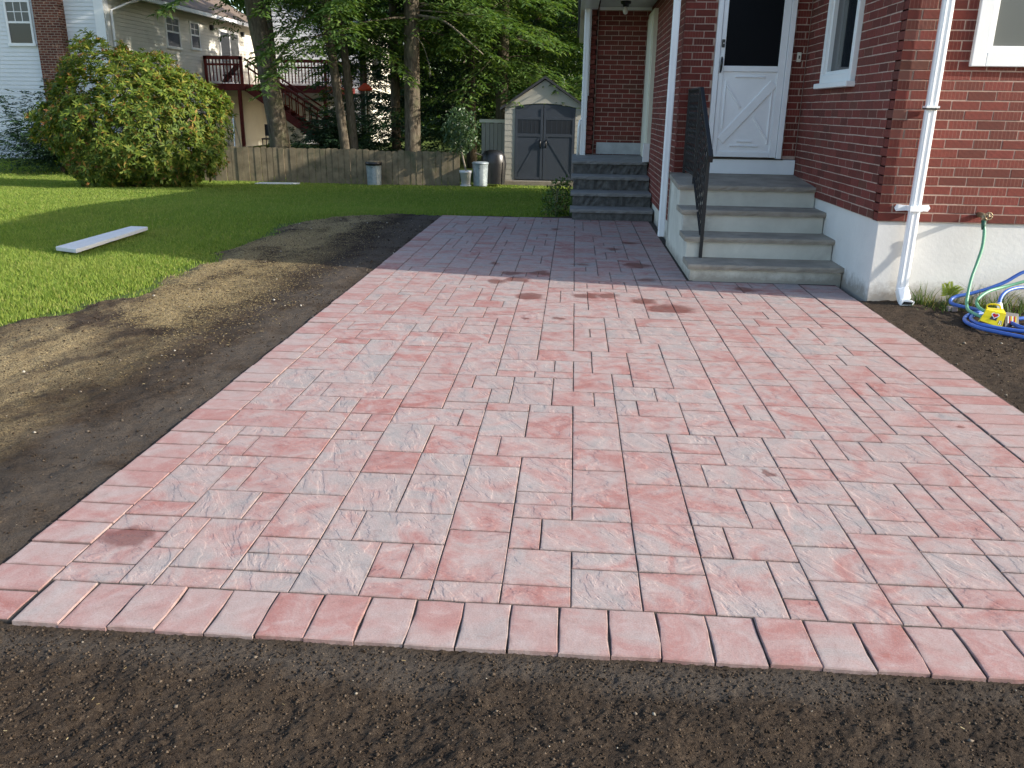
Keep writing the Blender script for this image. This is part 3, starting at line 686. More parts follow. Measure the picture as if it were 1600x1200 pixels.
def brick_wall(name, P, u, n, L, z0, z1, holes=(), start=None, end=None, brick_from=0.0, brick_to=None):
    """P = left end seen from outside; start/end = 'even'/'odd' courses that run through to that convex corner"""
    core = MB(); P = Vector((P[0], P[1], 0)); u = Vector((u[0], u[1], 0)); n = Vector((n[0], n[1], 0))
    rot = math.atan2(u.y, u.x)
    # mortar core, recessed 4 mm behind the brick faces, cut round the openings
    def slabbox(a, b, za, zb):
        if b-a < 1e-4 or zb-za < 1e-4: return
        pts = []
        for (t, dep) in ((a, 0.0022), (b, 0.0022), (b, 0.12), (a, 0.12)): pts.append(P+u*t-n*dep)
        core.add([(p.x, p.y, za) for p in pts]+[(p.x, p.y, zb) for p in pts], [(0, 3, 2, 1), (4, 5, 6, 7), (0, 1, 5, 4), (1, 2, 6, 5), (2, 3, 7, 6), (3, 0, 4, 7)])
    us = sorted({0.0022 if start else 0.0, L-0.0022 if end else L} | {min(max(h[k], 0), L) for h in holes for k in (0, 1)})
    for a, b in zip(us[:-1], us[1:]):
        hs = sorted([(h[2], h[3]) for h in holes if h[0] <= a+1e-6 and h[1] >= b-1e-6]); zc = z0
        for (ha, hb) in hs: slabbox(a, b, zc, min(ha, z1)); zc = hb
        slabbox(a, b, zc, z1)
    wall = core.build(name, M['mortar'], house)
    k = 0
    while z0+(k+1)*BH <= z1+0.02:
        zc = z0+(k+0.5)*BH; a0 = 0.0; b0 = L
        odd = k % 2
        if start: a0 = 0.0 if (start == 'odd') == bool(odd) else BL/2
        if end: b0 = L if (end == 'odd') == bool(odd) else L-BL/2
        ph = 0.0 if not odd else BL/2
        edges = [a0]; t = ph - BL*2
        while t < b0-0.03:
            if t > a0+0.03: edges.append(t)
            t += BL
        edges.append(b0)
        for e0, e1 in zip(edges[:-1], edges[1:]):
            segs = [(e0, e1)]
            for (ha, hb, za, zb) in holes:
                if zc > za-0.01 and zc < zb+0.01:
                    ns = []
                    for (p, q) in segs:
                        if hb <= p or ha >= q: ns.append((p, q)); continue
                        if ha > p: ns.append((p, ha))
                        if hb < q: ns.append((hb, q))
                    segs = ns
            for (p, q) in segs:
                pa_ = p if (p == 0.0 and start) else p+MJ/2; qa_ = q if (q == L and end) else q-MJ/2
                ln = qa_-pa_
                if ln < 0.02 or (brick_to is not None and q > brick_to) or p < brick_from: continue
                c = P+u*((pa_+qa_)/2)
                uu, vv, dd = vproj(c.x, c.y, zc)
                cv = Vector((-c.x, -c.y, CAMH-zc)); facing = cv.dot(n)/cv.length
                vis = -20 < uu < 1620 and -20 < vv < 1220 and facing > 0
                bricks.append((-(ln*facing/dd**2) if vis else 0.0, wall, c.x, c.y, zc, rot, ln))
        k += 1
    return wall
ZF = 0.622; ZT = 2.92
brick_wall('front_wall', (2.33, 6.66), (1, 0), (0, -1), 3.6, ZF, ZT, [(0.50, 1.75, 1.755, 2.80)], start='even')
brick_wall('side_wall', (2.33, 9.35), (0, -1), (-1, 0), 2.69, ZF, ZT, [(0.72, 1.68, 1.655, 2.80)], end='odd')
brick_wall('door_wall', (1.075, 9.35), (1, 0), (0, -1), 1.255, ZF, ZT, [(0.325, 1.105, 0.60, 2.86), (1.105, 1.255, 0.60, 0.93)], start='even')
brick_wall('porch_side_wall', (1.075, 13.5), (0, -1), (-1, 0), 4.15, ZF-BH*6, ZT, [(0.03, 0.98, 0.60, 2.74)], end='odd')
brick_wall('porch_back_wall', (0.29, 13.5), (1, 0), (0, -1), 0.785, ZF, 2.83)
brick_wall('corner_pier', (0.165, 13.45), (1, 0), (0, -1), 0.115, ZF, ZT, start='even')
brick_wall('rear_side_wall', (0.165, 17.5), (0, -1), (-1, 0), 4.05, ZF, ZT, end='odd', brick_from=2.4)
bricks.sort(key=lambda b: b[0])
rest = MB(); ruv = []
for i, (s_, wall, x, y, z, rot, ln) in enumerate(bricks):
    jz = random.Random(i).uniform(-0.0012, 0.0012)
    off = random.Random(i+5).uniform(-0.001, 0.0015)
    nx_, ny_ = math.sin(rot), -math.cos(rot)
    if i < 300:
        o = bpy.data.objects.new('brick', brick_mesh(ln)); link(o, wall, (x+nx_*off, y+ny_*off, z+jz)); o.rotation_euler = (0, 0, rot)
    else:
        V, F = brick_geo(ln); c, s = math.cos(rot), math.sin(rot)
        rest.add([(x+nx_*off+a*c-b*s, y+ny_*off+a*s+b*c, z+jz+d_) for a, b, d_ in V], F); ruv += [(a+0.3, d_) for a, b, d_ in V]
me = bpy.data.meshes.new('bricks'); me.from_pydata(rest.v, [], rest.f); me.materials.append(M['brick'])
uvl = me.uv_layers.new(name='face')
ua = np.array(ruv, dtype=np.float32); li = np.zeros(len(me.loops), dtype=np.int32); me.loops.foreach_get('vertex_index', li)
uvl.data.foreach_set('uv', ua[li].ravel()); me.update()
ro = bpy.data.objects.new('bricks', me); link(ro, house); ro['kind'] = 'stuff'

# foundations
f = MB()
f.box(2.345, 6.2, 6.675, 9.3, -0.3, ZF-0.001)
f = f.build('foundation', M['found'], house, bevel=0.006)
box('foundation', M['concrete'], house, 1.09, 2.3, 9.37, 13.4, -0.3, 0.28)
box('foundation', M['concrete'], house, 0.18, 2.2, 13.52, 19.8, -0.6, ZF-0.003)
# rest of the body (behind the brick skin) and the roofs above the frame
b = MB()
b.box(2.46, 8.6, 6.79, 19.8, 0.3, ZT-0.01)
b.build('inner_wall', M['mortar'], house)
b = MB(); b.box(1.2, 2.40, 9.48, 19.8, 0.3, ZT-0.01); b.box(0.30, 1.19, 13.62, 19.8, 0.3, ZT-0.02)
b.build('inner_wall', M['mortar'], house)
box('fascia', M['vinyl'], house, 5.94, 8.7, 6.70, 6.78, 0.5, ZT-0.02)
rf = MB()
def roofslab(p):            # p: 4 corners top, thickness 0.12 down
    rf.add([(a, b_, c) for a, b_, c in p]+[(a, b_, c-0.12) for a, b_, c in p], [(0, 1, 2, 3), (7, 6, 5, 4), (0, 4, 5, 1), (1, 5, 6, 2), (2, 6, 7, 3), (3, 7, 4, 0)])
roofslab([(1.98, 6.34, 2.95), (5.4, 6.34, 5.35), (5.4, 20.2, 5.35), (1.98, 20.2, 2.95)])
roofslab([(5.4, 6.34, 5.349), (9.0, 6.34, 2.85), (9.0, 20.2, 2.85), (5.4, 20.2, 5.349)])
rf.add([(2.33, 6.70, ZT), (8.6, 6.70, ZT), (5.4, 6.70, 5.2), (2.33, 6.80, ZT), (8.6, 6.80, ZT), (5.4, 6.80, 5.2)], [(0, 1, 2), (5, 4, 3), (0, 3, 4, 1), (1, 4, 5, 2), (2, 5, 3, 0)])
rf.build('roof', M['roofgrey'], house)
rf = MB(); roofslab([(-0.02, 9.0, 3.04), (2.6, 9.0, 3.50), (2.6, 20.2, 3.50), (-0.02, 20.2, 3.04)]); rf.build('roof', M['roofgrey'], house)
box('porch_ceiling', M['ceiling'], house, 0.30, 1.06, 9.5, 13.49, 2.835, 2.88)
box('ceiling_trim', M['white'], house, 0.30, 1.058, 13.455, 13.485, 2.795, 2.834)
box('fascia', M['vinyl'], house, 0.02, 0.27, 9.1, 20.0, 2.80, 2.90)
# porch lamp
lp = MB().lathe([(0.075, 0.0), (0.07, -0.03), (0.045, -0.045), (0.04, -0.07)], (0.64, 12.75, 2.834), 16).build('ceiling_lamp', M['black'], house, smooth=True)
MB().lathe([(0.018, 0), (0.022, -0.015), (0.035, -0.045), (0.036, -0.065), (0.026, -0.09), (0.008, -0.1)], (0.64, 12.75, 2.765), 16).build('bulb', M['bulb'], lp, smooth=True)

# cream door on the porch side wall
dr = MB().box(1.02, 1.10, 12.53, 13.46, 0.735, 2.73).build('porch_door', M['cream'], house, bevel=0.004)
MB().box(1.005, 1.019, 12.60, 13.38, 0.80, 2.66).build('door_panel', M['cream'], dr, bevel=0.003)
MB().box(0.985, 1.07, 12.50, 12.60, 0.70, 0.95).build('door_sill', M['vinyl'], dr)
box('wall_panel', M['flag'], house, 0.335, 1.03, 13.44, 13.48, 0.755, 0.925)

# storm door
YD = 9.35
frame = MB()
frame.box(1.402, 1.452, YD-0.035, YD+0.05, 0.935, 2.86); frame.box(2.125, 2.178, YD-0.035, YD+0.05, 0.935, 2.86); frame.box(1.452, 2.125, YD-0.035, YD+0.05, 2.80, 2.859)
door = frame.build('storm_door', M['white'], house, bevel=0.004)
leaf = MB()
leaf.box(1.456, 1.502, YD-0.022, YD+0.02, 0.945, 2.79); leaf.box(2.052, 2.121, YD-0.022, YD+0.02, 0.945, 2.79)
leaf.box(1.502, 2.052, YD-0.022, YD+0.02, 1.795, 1.850); leaf.box(1.502, 2.052, YD-0.022, YD+0.02, 2.72, 2.789); leaf.box(1.502, 2.052, YD-0.022, YD+0.02, 0.946, 1.00)
lf = leaf.build('door_leaf', M['white'], door, bevel=0.003)
pn = MB().box(1.503, 2.051, YD-0.008, YD+0.012, 1.0, 1.794).build('lower_panel', M['white'], door)
mo = MB()
def bev_bar(a, b_, w):     # low raised moulding on the panel
    mo.bar((a[0], YD-0.010, a[1]), (b_[0], YD-0.010, b_[1]), 0.022, w, up=(0, 0, 1))
x0, x1, z0, z1 = 1.53, 2.03, 1.03, 1.765
bev_bar((x0, z0+0.08), (x1, z1-0.08), 0.085)
bev_bar((x0+0.02, z1-0.10), ((x0+x1)/2-0.075, (z0+z1)/2+0.045), 0.020); bev_bar(((x0+x1)/2+0.075, (z0+z1)/2-0.045), (x1-0.02, z0+0.10), 0.020)
bev_bar((x0+0.10, z1-0.02), (x1-0.10, z1-0.02), 0.016); bev_bar((x0+0.10, z0+0.03), (x1-0.10, z0+0.03), 0.016)
bev_bar((x0+0.17, z0+0.075), (x1-0.17, z0+0.075), 0.013)
mo.bar((x1-0.012, YD-0.010, z0+0.05), (x1-0.012, YD-0.010, z1-0.1), 0.014, 0.020, up=(0, 1, 0)); mo.bar((x0+0.010, YD-0.010, z0+0.2), (x0+0.010, YD-0.010, z1-0.06), 0.014, 0.020, up=(0, 1, 0))
mo.build('crossbuck_moulding', M['white'], pn, bevel=0.004)
MB().box(1.503, 2.051, YD-0.004, YD+0.006, 1.851, 2.719).build('door_glass', M['screen'], door)
MB().box(1.462, 1.492, YD-0.032, YD-0.0225, 2.025, 2.10).build('lock_plate', M['black'], door)
MB().box(1.478, 1.486, YD-0.035, YD-0.0325, 2.058, 2.070).build('keyhole', M['white'], door)
MB().tube([(1.476, YD-0.026, 1.93), (1.474, YD-0.05, 1.915), (1.472, YD-0.062, 1.87), (1.470, YD-0.05, 1.80), (1.469, YD-0.026, 1.785)], [0.008, 0.010, 0.013, 0.010, 0.007], 8).build('door_handle', M['black'], door, smooth=True)
MB().box(1.42, 2.325, YD-0.05, YD+0.03, 0.775, 0.925).build('sill_board', M['white'], door, bevel=0.003)
MB().box(1.40, 2.19, YD-0.062, YD-0.0, 0.9255, 0.9345).build('threshold', M['black'], door)
bell = MB().box(2.232, 2.272, YD-0.018, YD-0.001, 1.895, 1.985).build('doorbell', M['cream'], house, bevel=0.003)
MB().box(2.246, 2.258, YD-0.022, YD-0.0185, 1.925, 1.955).build('button', M['black'], bell)

# windows
def window(name, axis, at, a0, a1, z0, z1, fw, glass, label=None):
    """axis 'x': wall facing -Y at y=at, a along X; axis 'y': wall facing -X at x=at, a along Y"""
    def bx(m, u0, u1, d0, d1, za, zb): return m.box(u0, u1, at+d0, at+d1, za, zb) if axis == 'x' else m.box(at+d0, at+d1, u0, u1, za, zb)
    m = MB()
    bx(m, a0, a0+fw, -0.035, 0.08, z0, z1); bx(m, a1-fw, a1, -0.035, 0.08, z0, z1); bx(m, a0+fw, a1-fw, -0.035, 0.08, z0, z0+fw); bx(m, a0+fw, a1-fw, -0.035, 0.08, z1-fw, z1)
    w = m.build(name, M['vinyl'], house, bevel=0.005)
    s = MB(); k = fw*0.42; d = 0.012
    bx(s, a0+fw, a0+fw+k, d-0.02, 0.07, z0+fw, z1-fw); bx(s, a1-fw-k, a1-fw, d-0.02, 0.07, z0+fw, z1-fw); bx(s, a0+fw+k, a1-fw-k, d-0.02, 0.07, z0+fw, z0+fw+k); bx(s, a0+fw+k, a1-fw-k, d-0.02, 0.07, z1-fw-k, z1-fw)
    s.build('sash', M['vinyl'], w, bevel=0.003)
    g = MB(); bx(g, a0+fw+k, a1-fw-k, 0.03, 0.04, z0+fw+k, z1-fw-k); g.build('pane', glass, w)
    return w, bx
w1, bx1 = window('window', 'x', 6.66, 2.81, 4.10, 1.735, 2.80, 0.098, M['blind'])
w2, bx2 = window('window', 'y', 2.33, 7.69, 8.63, 1.665, 2.80, 0.072, M['glass'])
m = MB(); bx2(m, 7.65, 8.67, -0.075, 0.02, 1.618, 1.664); m.build('sill', M['vinyl'], w2, bevel=0.006)
m = MB(); bx2(m, 8.22, 8.34, 0.028, 0.0295, 1.80, 2.72); m.build('pane_strip', M['blind'], w2)  # paler upright strip laid just in front of the pane

# downspouts
def spout(path, w, d, name='downspout'):
    m = MB()
    for a, b_ in zip(path[:-1], path[1:]): m.bar(a, b_, w, d, up=(0, -1, 0.05) if abs(Vector(b_).z-Vector(a).z) > 0.02 else (0, 0, 1))
    o = m.build(name, M['white'], house, bevel=0.008)
    r = MB(); a, b_ = Vector(path[0]), Vector(path[1])
    for k in (-0.018, 0.018): r.bar(a+Vector((k, -d/2-0.001, 0)), b_+Vector((k, -d/2-0.001, 0)), 0.006, 0.006)
    r.build('rib', M['white'], o)
    return o
s1 = spout([(2.572, 6.600, 2.95), (2.572, 6.600, 0.10)], 0.080, 0.040)
MB().bar((2.572, 6.600, 0.115), (2.585, 6.545, 0.035), 0.084, 0.066, up=(0, -1, 0.4)).build('elbow', M['white'], s1, bevel=0.006)
MB().prism([(2.535, 0.010), (2.63, 0.012), (2.64, 0.040), (2.60, 0.052), (2.545, 0.045)], 'y', 6.485, 6.535).build('elbow_mouth', M['white'], s1)
MB().prism([(2.545, 0.016), (2.62, 0.017), (2.63, 0.036), (2.56, 0.040)], 'y', 6.482, 6.4845).build('elbow_opening', M['black'], s1)
br = MB(); br.prism([(2.44, 0.728), (2.455, 0.703), (2.53, 0.708), (2.62, 0.708), (2.69, 0.703), (2.705, 0.728), (2.69, 0.753), (2.62, 0.748), (2.53, 0.748), (2.455, 0.753)], 'y', 6.648, 6.655)
br.box(2.526, 2.618, 6.562, 6.648, 0.710, 0.746); br.build('bracket', M['white'], s1)
MB().box(2.525, 2.619, 6.562, 6.64, 1.448, 1.462).build('joint_band_and_shadow', M['vinyl'], s1); 
MB().box(2.528, 2.616, 6.5645, 6.64, 1.437, 1.447).build('joint_band_and_shadow', M['black'], s1)  # black strip standing in for the shadow gap below the joint band
s2_ = spout([(0.975, 9.26, 2.95), (0.975, 9.26, 0.10)], 0.070, 0.058)
s3_ = spout([(0.125, 13.36, 2.95), (0.125, 13.36, 0.62)], 0.085, 0.065)
MB().box(0.172, 0.186, 13.42, 13.45, 1.60, 2.90).build('corner_strip', M['white'], s3_)
MB().tube([(0.075, 13.34, 1.25), (0.06, 13.34, 1.15), (0.055, 13.34, 0.7)], 0.022, 8).build('drain_pipe', M['white'], s3_, smooth=True)

# spigot on the front wall
sg = MB().tube([(3.073, 6.665, 0.69), (3.073, 6.595, 0.69), (3.075, 6.575, 0.675), (3.075, 6.57, 0.655)], [0.020, 0.020, 0.017, 0.014], 10).build('spigot', M['brass'], house, smooth=True)
w = MB(); pts = [(3.098+0.026*math.cos(a), 6.556, 0.690+0.026*math.sin(a)) for a in np.linspace(0, 2*math.pi, 17)]
w.tube(pts, 0.005, 6); w.tube([(3.073, 6.556, 0.690), (3.123, 6.556, 0.690)], 0.004, 6); w.tube([(3.098, 6.556, 0.664), (3.098, 6.556, 0.716)], 0.004, 6); w.tube([(3.09, 6.59, 0.690), (3.098, 6.55, 0.690)], 0.007, 8)
w.build('valve_wheel', M['brass'], sg, smooth=True)

# ================================================================== FRONT STEPS
steps = thing('front_steps', 'pale concrete front steps with four bluestone treads below white door', 'steps', (1.05, 7.33, 0))
RY = [7.33, 7.69, 8.06, 8.44]; TZ = [0.143, 0.330, 0.527, 0.722]
sd = MB()
prof = [(RY[0], -0.1), (RY[0], TZ[0]-0.045), (RY[1], TZ[0]-0.045), (RY[1], TZ[1]-0.045), (RY[2], TZ[1]-0.045), (RY[2], TZ[2]-0.045), (RY[3], TZ[2]-0.045), (RY[3], TZ[3]-0.047), (9.345, 0.725), (9.345, -0.1)]
sd.prism(prof, 'x', 1.042, 2.338)
sd.build('stair_body', M['concrete'], steps, bevel=0.006)
def tread(x0, x1, y0, y1, z, th, mat, parent, seed, zb=None):
    """slab with a chipped, slightly uneven front edge"""
    rr = random.Random(seed); n = 26; V = []; zb = z if zb is None else zb
    for i in range(n+1):
        x = x0+(x1-x0)*i/n
        a = rr.uniform(-0.006, 0.006); b_ = rr.uniform(-0.007, 0.004)
        V += [(x, y1, zb-th), (x, y0+0.006+b_, z-th), (x, y0+a*0.8, z-th*0.45+rr.uniform(-0.005, 0.005)), (x, y0+0.008+b_*0.6, z-0.002+rr.uniform(-0.0015, 0.0015)), (x, (y0*0.8+y1*0.2), z*0.8+zb*0.2), (x, y1, zb)]
    F = []
    for i in range(n):
        for k in range(5): F.append((i*6+k, i*6+k+1, i*6+k+7, i*6+k+6))
        F.append((i*6+5, i*6, i*6+6, i*6+11))
    F += [tuple(range(5, -1, -1)), tuple(n*6+k for k in range(6))]
    return MB().add(V, F).build('tread', mat, parent)
for i in range(3): tread(1.022, 2.40 if i == 0 else 2.375, RY[i]-0.035, RY[i+1]+0.02, TZ[i], 0.045, M['bluestone'], steps, i)
tread(1.018, 2.372, RY[3]-0.035, 9.345, TZ[3], 0.047, M['bluestone'], steps, 9, zb=0.775)
# wrought-iron railing
RX = 1.172
rail = MB(); rail.bar((RX, 9.31, 1.61), (RX, 8.42, 1.61), 0.036, 0.016); rail.bar((RX, 8.425, 1.612), (RX, 7.60, 1.085), 0.036, 0.016)
rail.bar((RX, 7.60, 1.085), (RX, 7.545, 1.03), 0.040, 0.022); rail.bar((RX, 7.545, 1.035), (RX, 7.56, 0.985), 0.040, 0.022)
rl = rail.build('railing', M['iron'], steps, bevel=0.004)
m = MB()
m.bar((RX, 9.30, 0.82), (RX, 8.50, 0.81), 0.022, 0.012); m.bar((RX, 8.50, 0.81), (RX, 7.66, 0.27), 0.022, 0.012); m.build('lower_rail', M['iron'], rl)
for (y, za, zb, wd) in ((9.29, 0.775, 1.605, 0.026), (8.47, 0.73, 1.61, 0.028), (7.66, 0.143, 1.12, 0.028)):
    MB().box(RX-wd/2, RX+wd/2, y-wd/2, y+wd/2, za, zb).build('newel_post', M['iron'], rl)
def twisted(y, za, zb):
    m = MB(); n = 14; V = []; F = []
    for i in range(n+1):
        t = i/n; a = t*math.pi*5
        for k in range(4): V.append((RX+0.0085*math.cos(a+k*math.pi/2), y+0.0085*math.sin(a+k*math.pi/2), za+(zb-za)*t))
    for i in range(n):
        for k in range(4): F.append((i*4+k, i*4+(k+1) % 4, i*4+4+(k+1) % 4, i*4+4+k))
    m.add(V, F).build('baluster', M['iron'], rl)
for i in range(1, 8): twisted(9.29-0.82*i/8, 0.815, 1.605)
for i in range(1, 8):
    y = 8.47-0.81*i/8; t = (8.425-y)/(8.425-7.6); t2 = (8.5-y)/(8.5-7.66)
    twisted(y, 0.81-0.54*t2, 1.612-0.527*max(t, 0))

# ================================================================== BACK PORCH STEPS
bst = thing('back_steps', 'dark rock-faced back porch steps with grey slab treads', 'steps', (0.5, 11.36, 0))
BY = [11.36, 11.75, 12.20, 12.66]; BZ = [0.143, 0.322, 0.508, 0.692]
xl, xr = 0.0, 1.065
for i in range(4):
    y1 = BY[i+1]+0.05 if i < 3 else 13.43; zb = -0.1 if i == 0 else BZ[i-1]-0.0445
    n = 22; V = []; F = []; rr = random.Random(40+i)
    zs = [zb, zb*0.65+(BZ[i]-0.045)*0.35, zb*0.3+(BZ[i]-0.045)*0.7, BZ[i]-0.0455]
    for j in range(n+1):
        x = xl+(xr-xl)*j/n
        for q, z in enumerate(zs): V.append((x, BY[i]+(rr.uniform(-0.014, 0.014) if i else rr.uniform(-.004, .004))-0.002, z))
        V.append((x, y1, zs[3])); V.append((x, y1, zb))
    for j in range(n):
        for q in range(5): F.append((j*6+q, j*6+q+1, j*6+q+7, j*6+q+6))
        F.append((j*6+5, j*6, j*6+6, j*6+11))
    F += [tuple(range(5, -1, -1)), tuple(n*6+q for q in range(6))]
    MB().add(V, F).build('riser_block', M['rockface'], bst)
    tread(xl-0.03, xr+0.0, BY[i]-0.035, BY[i+1]+0.02 if i < 3 else 13.435, BZ[i], 0.045, M['bluestone2'], bst, 60+i, zb=BZ[i] if i < 3 else 0.745)

# ================================================================== THINGS BY THE FOUNDATION
def crom(P, n=6):
    P = [Vector(p) for p in P]; out = []
    Q = [P[0]*2-P[1]]+P+[P[-1]*2-P[-2]]
    for i in range(1, len(Q)-2):
        a, b_, c, d_ = Q[i-1:i+3]
        for k in range(n):
            t = k/n; out.append(0.5*((2*b_)+(c-a)*t+(2*a-5*b_+4*c-d_)*t*t+(3*b_-a-3*c+d_)*t**3))
    out.append(P[-1]); return out
def lift(P, dz): return [(x, y, max(z, 0.0)+dz) for x, y, z in P]
bh = thing('garden_hose', 'bright blue garden hose coiled on the soil by the foundation', 'hose', (3.0, 6.0, 0))
pa = [(4.3, 6.42, .46), (3.9, 6.48, .40), (3.579, 6.5, .338), (3.404, 6.5, .29), (3.28, 6.5, .208), (3.151, 6.5, .15), (3.04, 6.5, .112), (2.949, 6.5, .09), (2.902, 6.48, .068), (2.894, 6.44, .047), (2.941, 6.4, .036), (3.004, 6.33, .034), (3.025, 6.25, .030), (2.94, 6.2, .025), (2.853, 6.1, .02), (2.812, 6.0, .014), (2.815, 5.9, .010), (2.844, 5.8, .010), (2.914, 5.72, .008), (3.023, 5.6, .008), (3.148, 5.45, .008), (3.5, 5.3, .008)]
MB().tube(crom(pa), 0.0135, 10).build('hose_run', M['bluehose'], bh, smooth=True)
pc = [(3.2, 6.3, .015), (3.003, 6.22, .023), (2.894, 6.1, .022), (2.857, 5.98, .020), (2.88, 5.88, .018), (3.0, 5.80, .012), (3.2, 5.72, .012), (3.6, 5.66, .012)]
MB().tube(crom(pc), 0.0135, 10).build('hose_coil', M['bluehose'], bh, smooth=True)
pd_ = [(3.5, 5.72, .015), (3.25, 5.75, .018), (3.115, 5.8, .024), (3.077, 5.9, .034), (3.054, 5.98, .052), (3.056, 6.05, .093), (3.069, 6.1, .147), (3.111, 6.15, .189), (3.183, 6.2, .213), (3.295, 6.25, .22), (3.504, 6.3, .202), (3.8, 6.35, .12)]
MB().tube(crom(pd_), 0.0135, 10).build('hose_loop', M['bluehose'], bh, smooth=True)
MB().tube([(3.0545, 6.03, .080), (3.064, 6.085, .128)], 0.0185, 10).build('white_tag', M['white'], bh, smooth=True)
MB().tube(crom([(3.6, 6.1, .05), (3.35, 6.02, .06), (3.18, 5.98, .05), (3.05, 5.99, .03)]), 0.0135, 10).build('hose_coil', M['bluehose'], bh, smooth=True)
gh = thing('garden_hose', 'pale green hose hanging from the spigot down to the soil', 'hose', (3.0, 6.3, 0))
pg = [(3.075, 6.57, .662), (3.074, 6.565, .63), (3.083, 6.55, .585), (3.077, 6.52, .47), (3.043, 6.48, .356), (2.995, 6.42, .245), (2.962, 6.36, .135), (2.94, 6.3, .07), (2.92, 6.2, .044), (2.95, 6.05, .03)]
MB().tube(crom(pg), 0.0115, 10).build('hose_run', M['greenhose'], gh, smooth=True)
MB().tube([(3.075, 6.57, .655), (3.079, 6.558, .59)], [0.0165, 0.0150], 10).build('hose_collar', simple('dark_green_rubber', (0.025, 0.09, 0.06), 0.5), gh, smooth=True)
pg2 = [(4.0, 6.46, .30), (3.593, 6.5, .271), (3.418, 6.5, .217), (3.277, 6.48, .178), (3.138, 6.42, .152), (3.044, 6.35, .115), (3.009, 6.3, .086), (3.004, 6.22, .06), (3.06, 6.1, .03)]
MB().tube(crom(pg2), 0.0115, 10).build('hose_loop', M['greenhose'], gh, smooth=True)
# crumpled yellow package
pk = thing('yellow_package', 'crumpled yellow package with red emblem lying among the hoses', 'package', (2.95, 5.95, 0))
def quadplate(m, pts, th):
    p = [Vector(q) for q in pts]; nn = (p[1]-p[0]).cross(p[-1]-p[0]).normalized()*th; k = len(p)
    m.add(p+[q-nn for q in p], [tuple(range(k)), tuple(range(2*k-1, k-1, -1))]+[(i, k+i, k+(i+1) % k, (i+1) % k) for i in range(k)])
A, B_, C_, D_ = (2.862, 5.90, 0.046), (2.985, 5.835, 0.012), (3.02, 5.88, 0.102), (2.915, 5.95, 0.112)
m = MB(); quadplate(m, [A, B_, C_, D_], 0.003); quadplate(m, [D_, C_, (3.045, 5.98, 0.115), (2.95, 6.03, 0.112)], 0.003); quadplate(m, [(2.95, 6.03, 0.112), (3.045, 5.98, 0.115), (3.06, 6.03, 0.02), (2.96, 6.08, 0.02)], 0.003)
quadplate(m, [A, D_, (2.95, 6.03, 0.112), (2.96, 6.08, 0.02), (2.87, 5.95, 0.018)], 0.003)
m.build('card_shell', M['yellow'], pk)
m = MB(); m.tube(crom([(2.935, 5.985, .112), (2.935, 5.985, .140), (2.965, 5.975, .148), (3.005, 5.96, .142), (3.015, 5.955, .115)], 4), 0.006, 6); m.build('loop_handle', M['yellow'], pk, smooth=True)
def on_face(u, v, lift_=0.0015):
    lift_ += 0.005
    a, b_, c, d_ = map(Vector, (A, B_, C_, D_)); p = a*(1-u)*(1-v)+b_*u*(1-v)+c*u*v+d_*(1-u)*v
    return p+((b_-a).cross(d_-a)).normalized()*(lift_+0.0005)
def face_poly(uvs, l): 
    m = MB(); p = [on_face(u, v, l) for u, v in uvs]; n = len(p); cpt = sum(p, Vector())/n
    m.add(p+[cpt], [(i, (i+1) % n, n) for i in range(n)]); return m
face_poly([(0.34, 0.30), (0.66, 0.30), (0.68, 0.68), (0.42, 0.70)], 0.0015).build('dark_patch', M['darkgrey'], pk)
def heart(s, cu, cv):
    o = []
    for t in np.linspace(0, 2*math.pi, 25)[:-1]:
        hx = 16*math.sin(t)**3/17; hy = (13*math.cos(t)-5*math.cos(2*t)-2*math.cos(3*t)-math.cos(4*t))/17
        o.append((cu+s*0.75*hx, cv+s*hy))
    return o
face_poly(heart(0.27, 0.53, 0.66), 0.0022).build('emblem_outline', M['white'], pk)
face_poly(heart(0.20, 0.53, 0.66), 0.0030).build('emblem', M['red'], pk)
for k in range(5): face_poly([(0.76+0.045*k, 0.12), (0.785+0.045*k, 0.12), (0.80+0.03*k, 0.40), (0.78+0.03*k, 0.40)], 0.0015).build('print_stripe', M['white'] if k % 2 else M['darkgrey'], pk)
m = MB(); quadplate(m, [(3.02, 5.86, 0.012), (3.13, 5.90, 0.012), (3.15, 5.97, 0.085), (3.05, 5.95, 0.10)], 0.004); m.build('printed_flap', M['darkgrey'], pk)
for k in range(6):
    t = 0.12+0.14*k; a = Vector((3.03, 5.865, 0.02)).lerp(Vector((3.12, 5.905, 0.02)), t); b_ = Vector((3.055, 5.945, 0.095)).lerp(Vector((3.14, 5.965, 0.083)), t)
    MB().bar(a.lerp(b_, 0.2)+Vector((0, -0.004, 0.002)), a.lerp(b_, 0.75)+Vector((0, -0.004, 0.002)), 0.006, 0.002).build('print_stripe', [M['white'], M['red'], M['yellow']][k % 3], pk)

# weeds and fern at the foundation foot
def leaf_quads(C, D, Nn, ln, wd):
    D = D/np.maximum(np.linalg.norm(D, axis=1, keepdims=True), 1e-6)
    S = np.cross(D, Nn); S = S/np.maximum(np.linalg.norm(S, axis=1, keepdims=True), 1e-6)
    U = np.cross(S, D)
    L = ln[:, None]; W = wd[:, None]
    V = np.stack([C, C+D*L*0.45+S*W/2+U*L*0.06, C+D*L-U*L*0.10, C+D*L*0.45-S*W/2+U*L*0.06], 1)
    F = (np.arange(4)[None]+4*np.arange(len(C))[:, None])
    return V.reshape(-1, 3), F
def leaf_obj(name, C, D, Nn, ln, wd, mat, parent=None):
    V, F = leaf_quads(C, D, Nn, ln, wd); return np_mesh(name, V, F, mat, parent)
def unit(n, zbias=0.0):
    v = rng.normal(size=(n, 3)); v[:, 2] += zbias; return v/np.linalg.norm(v, axis=1, keepdims=True)
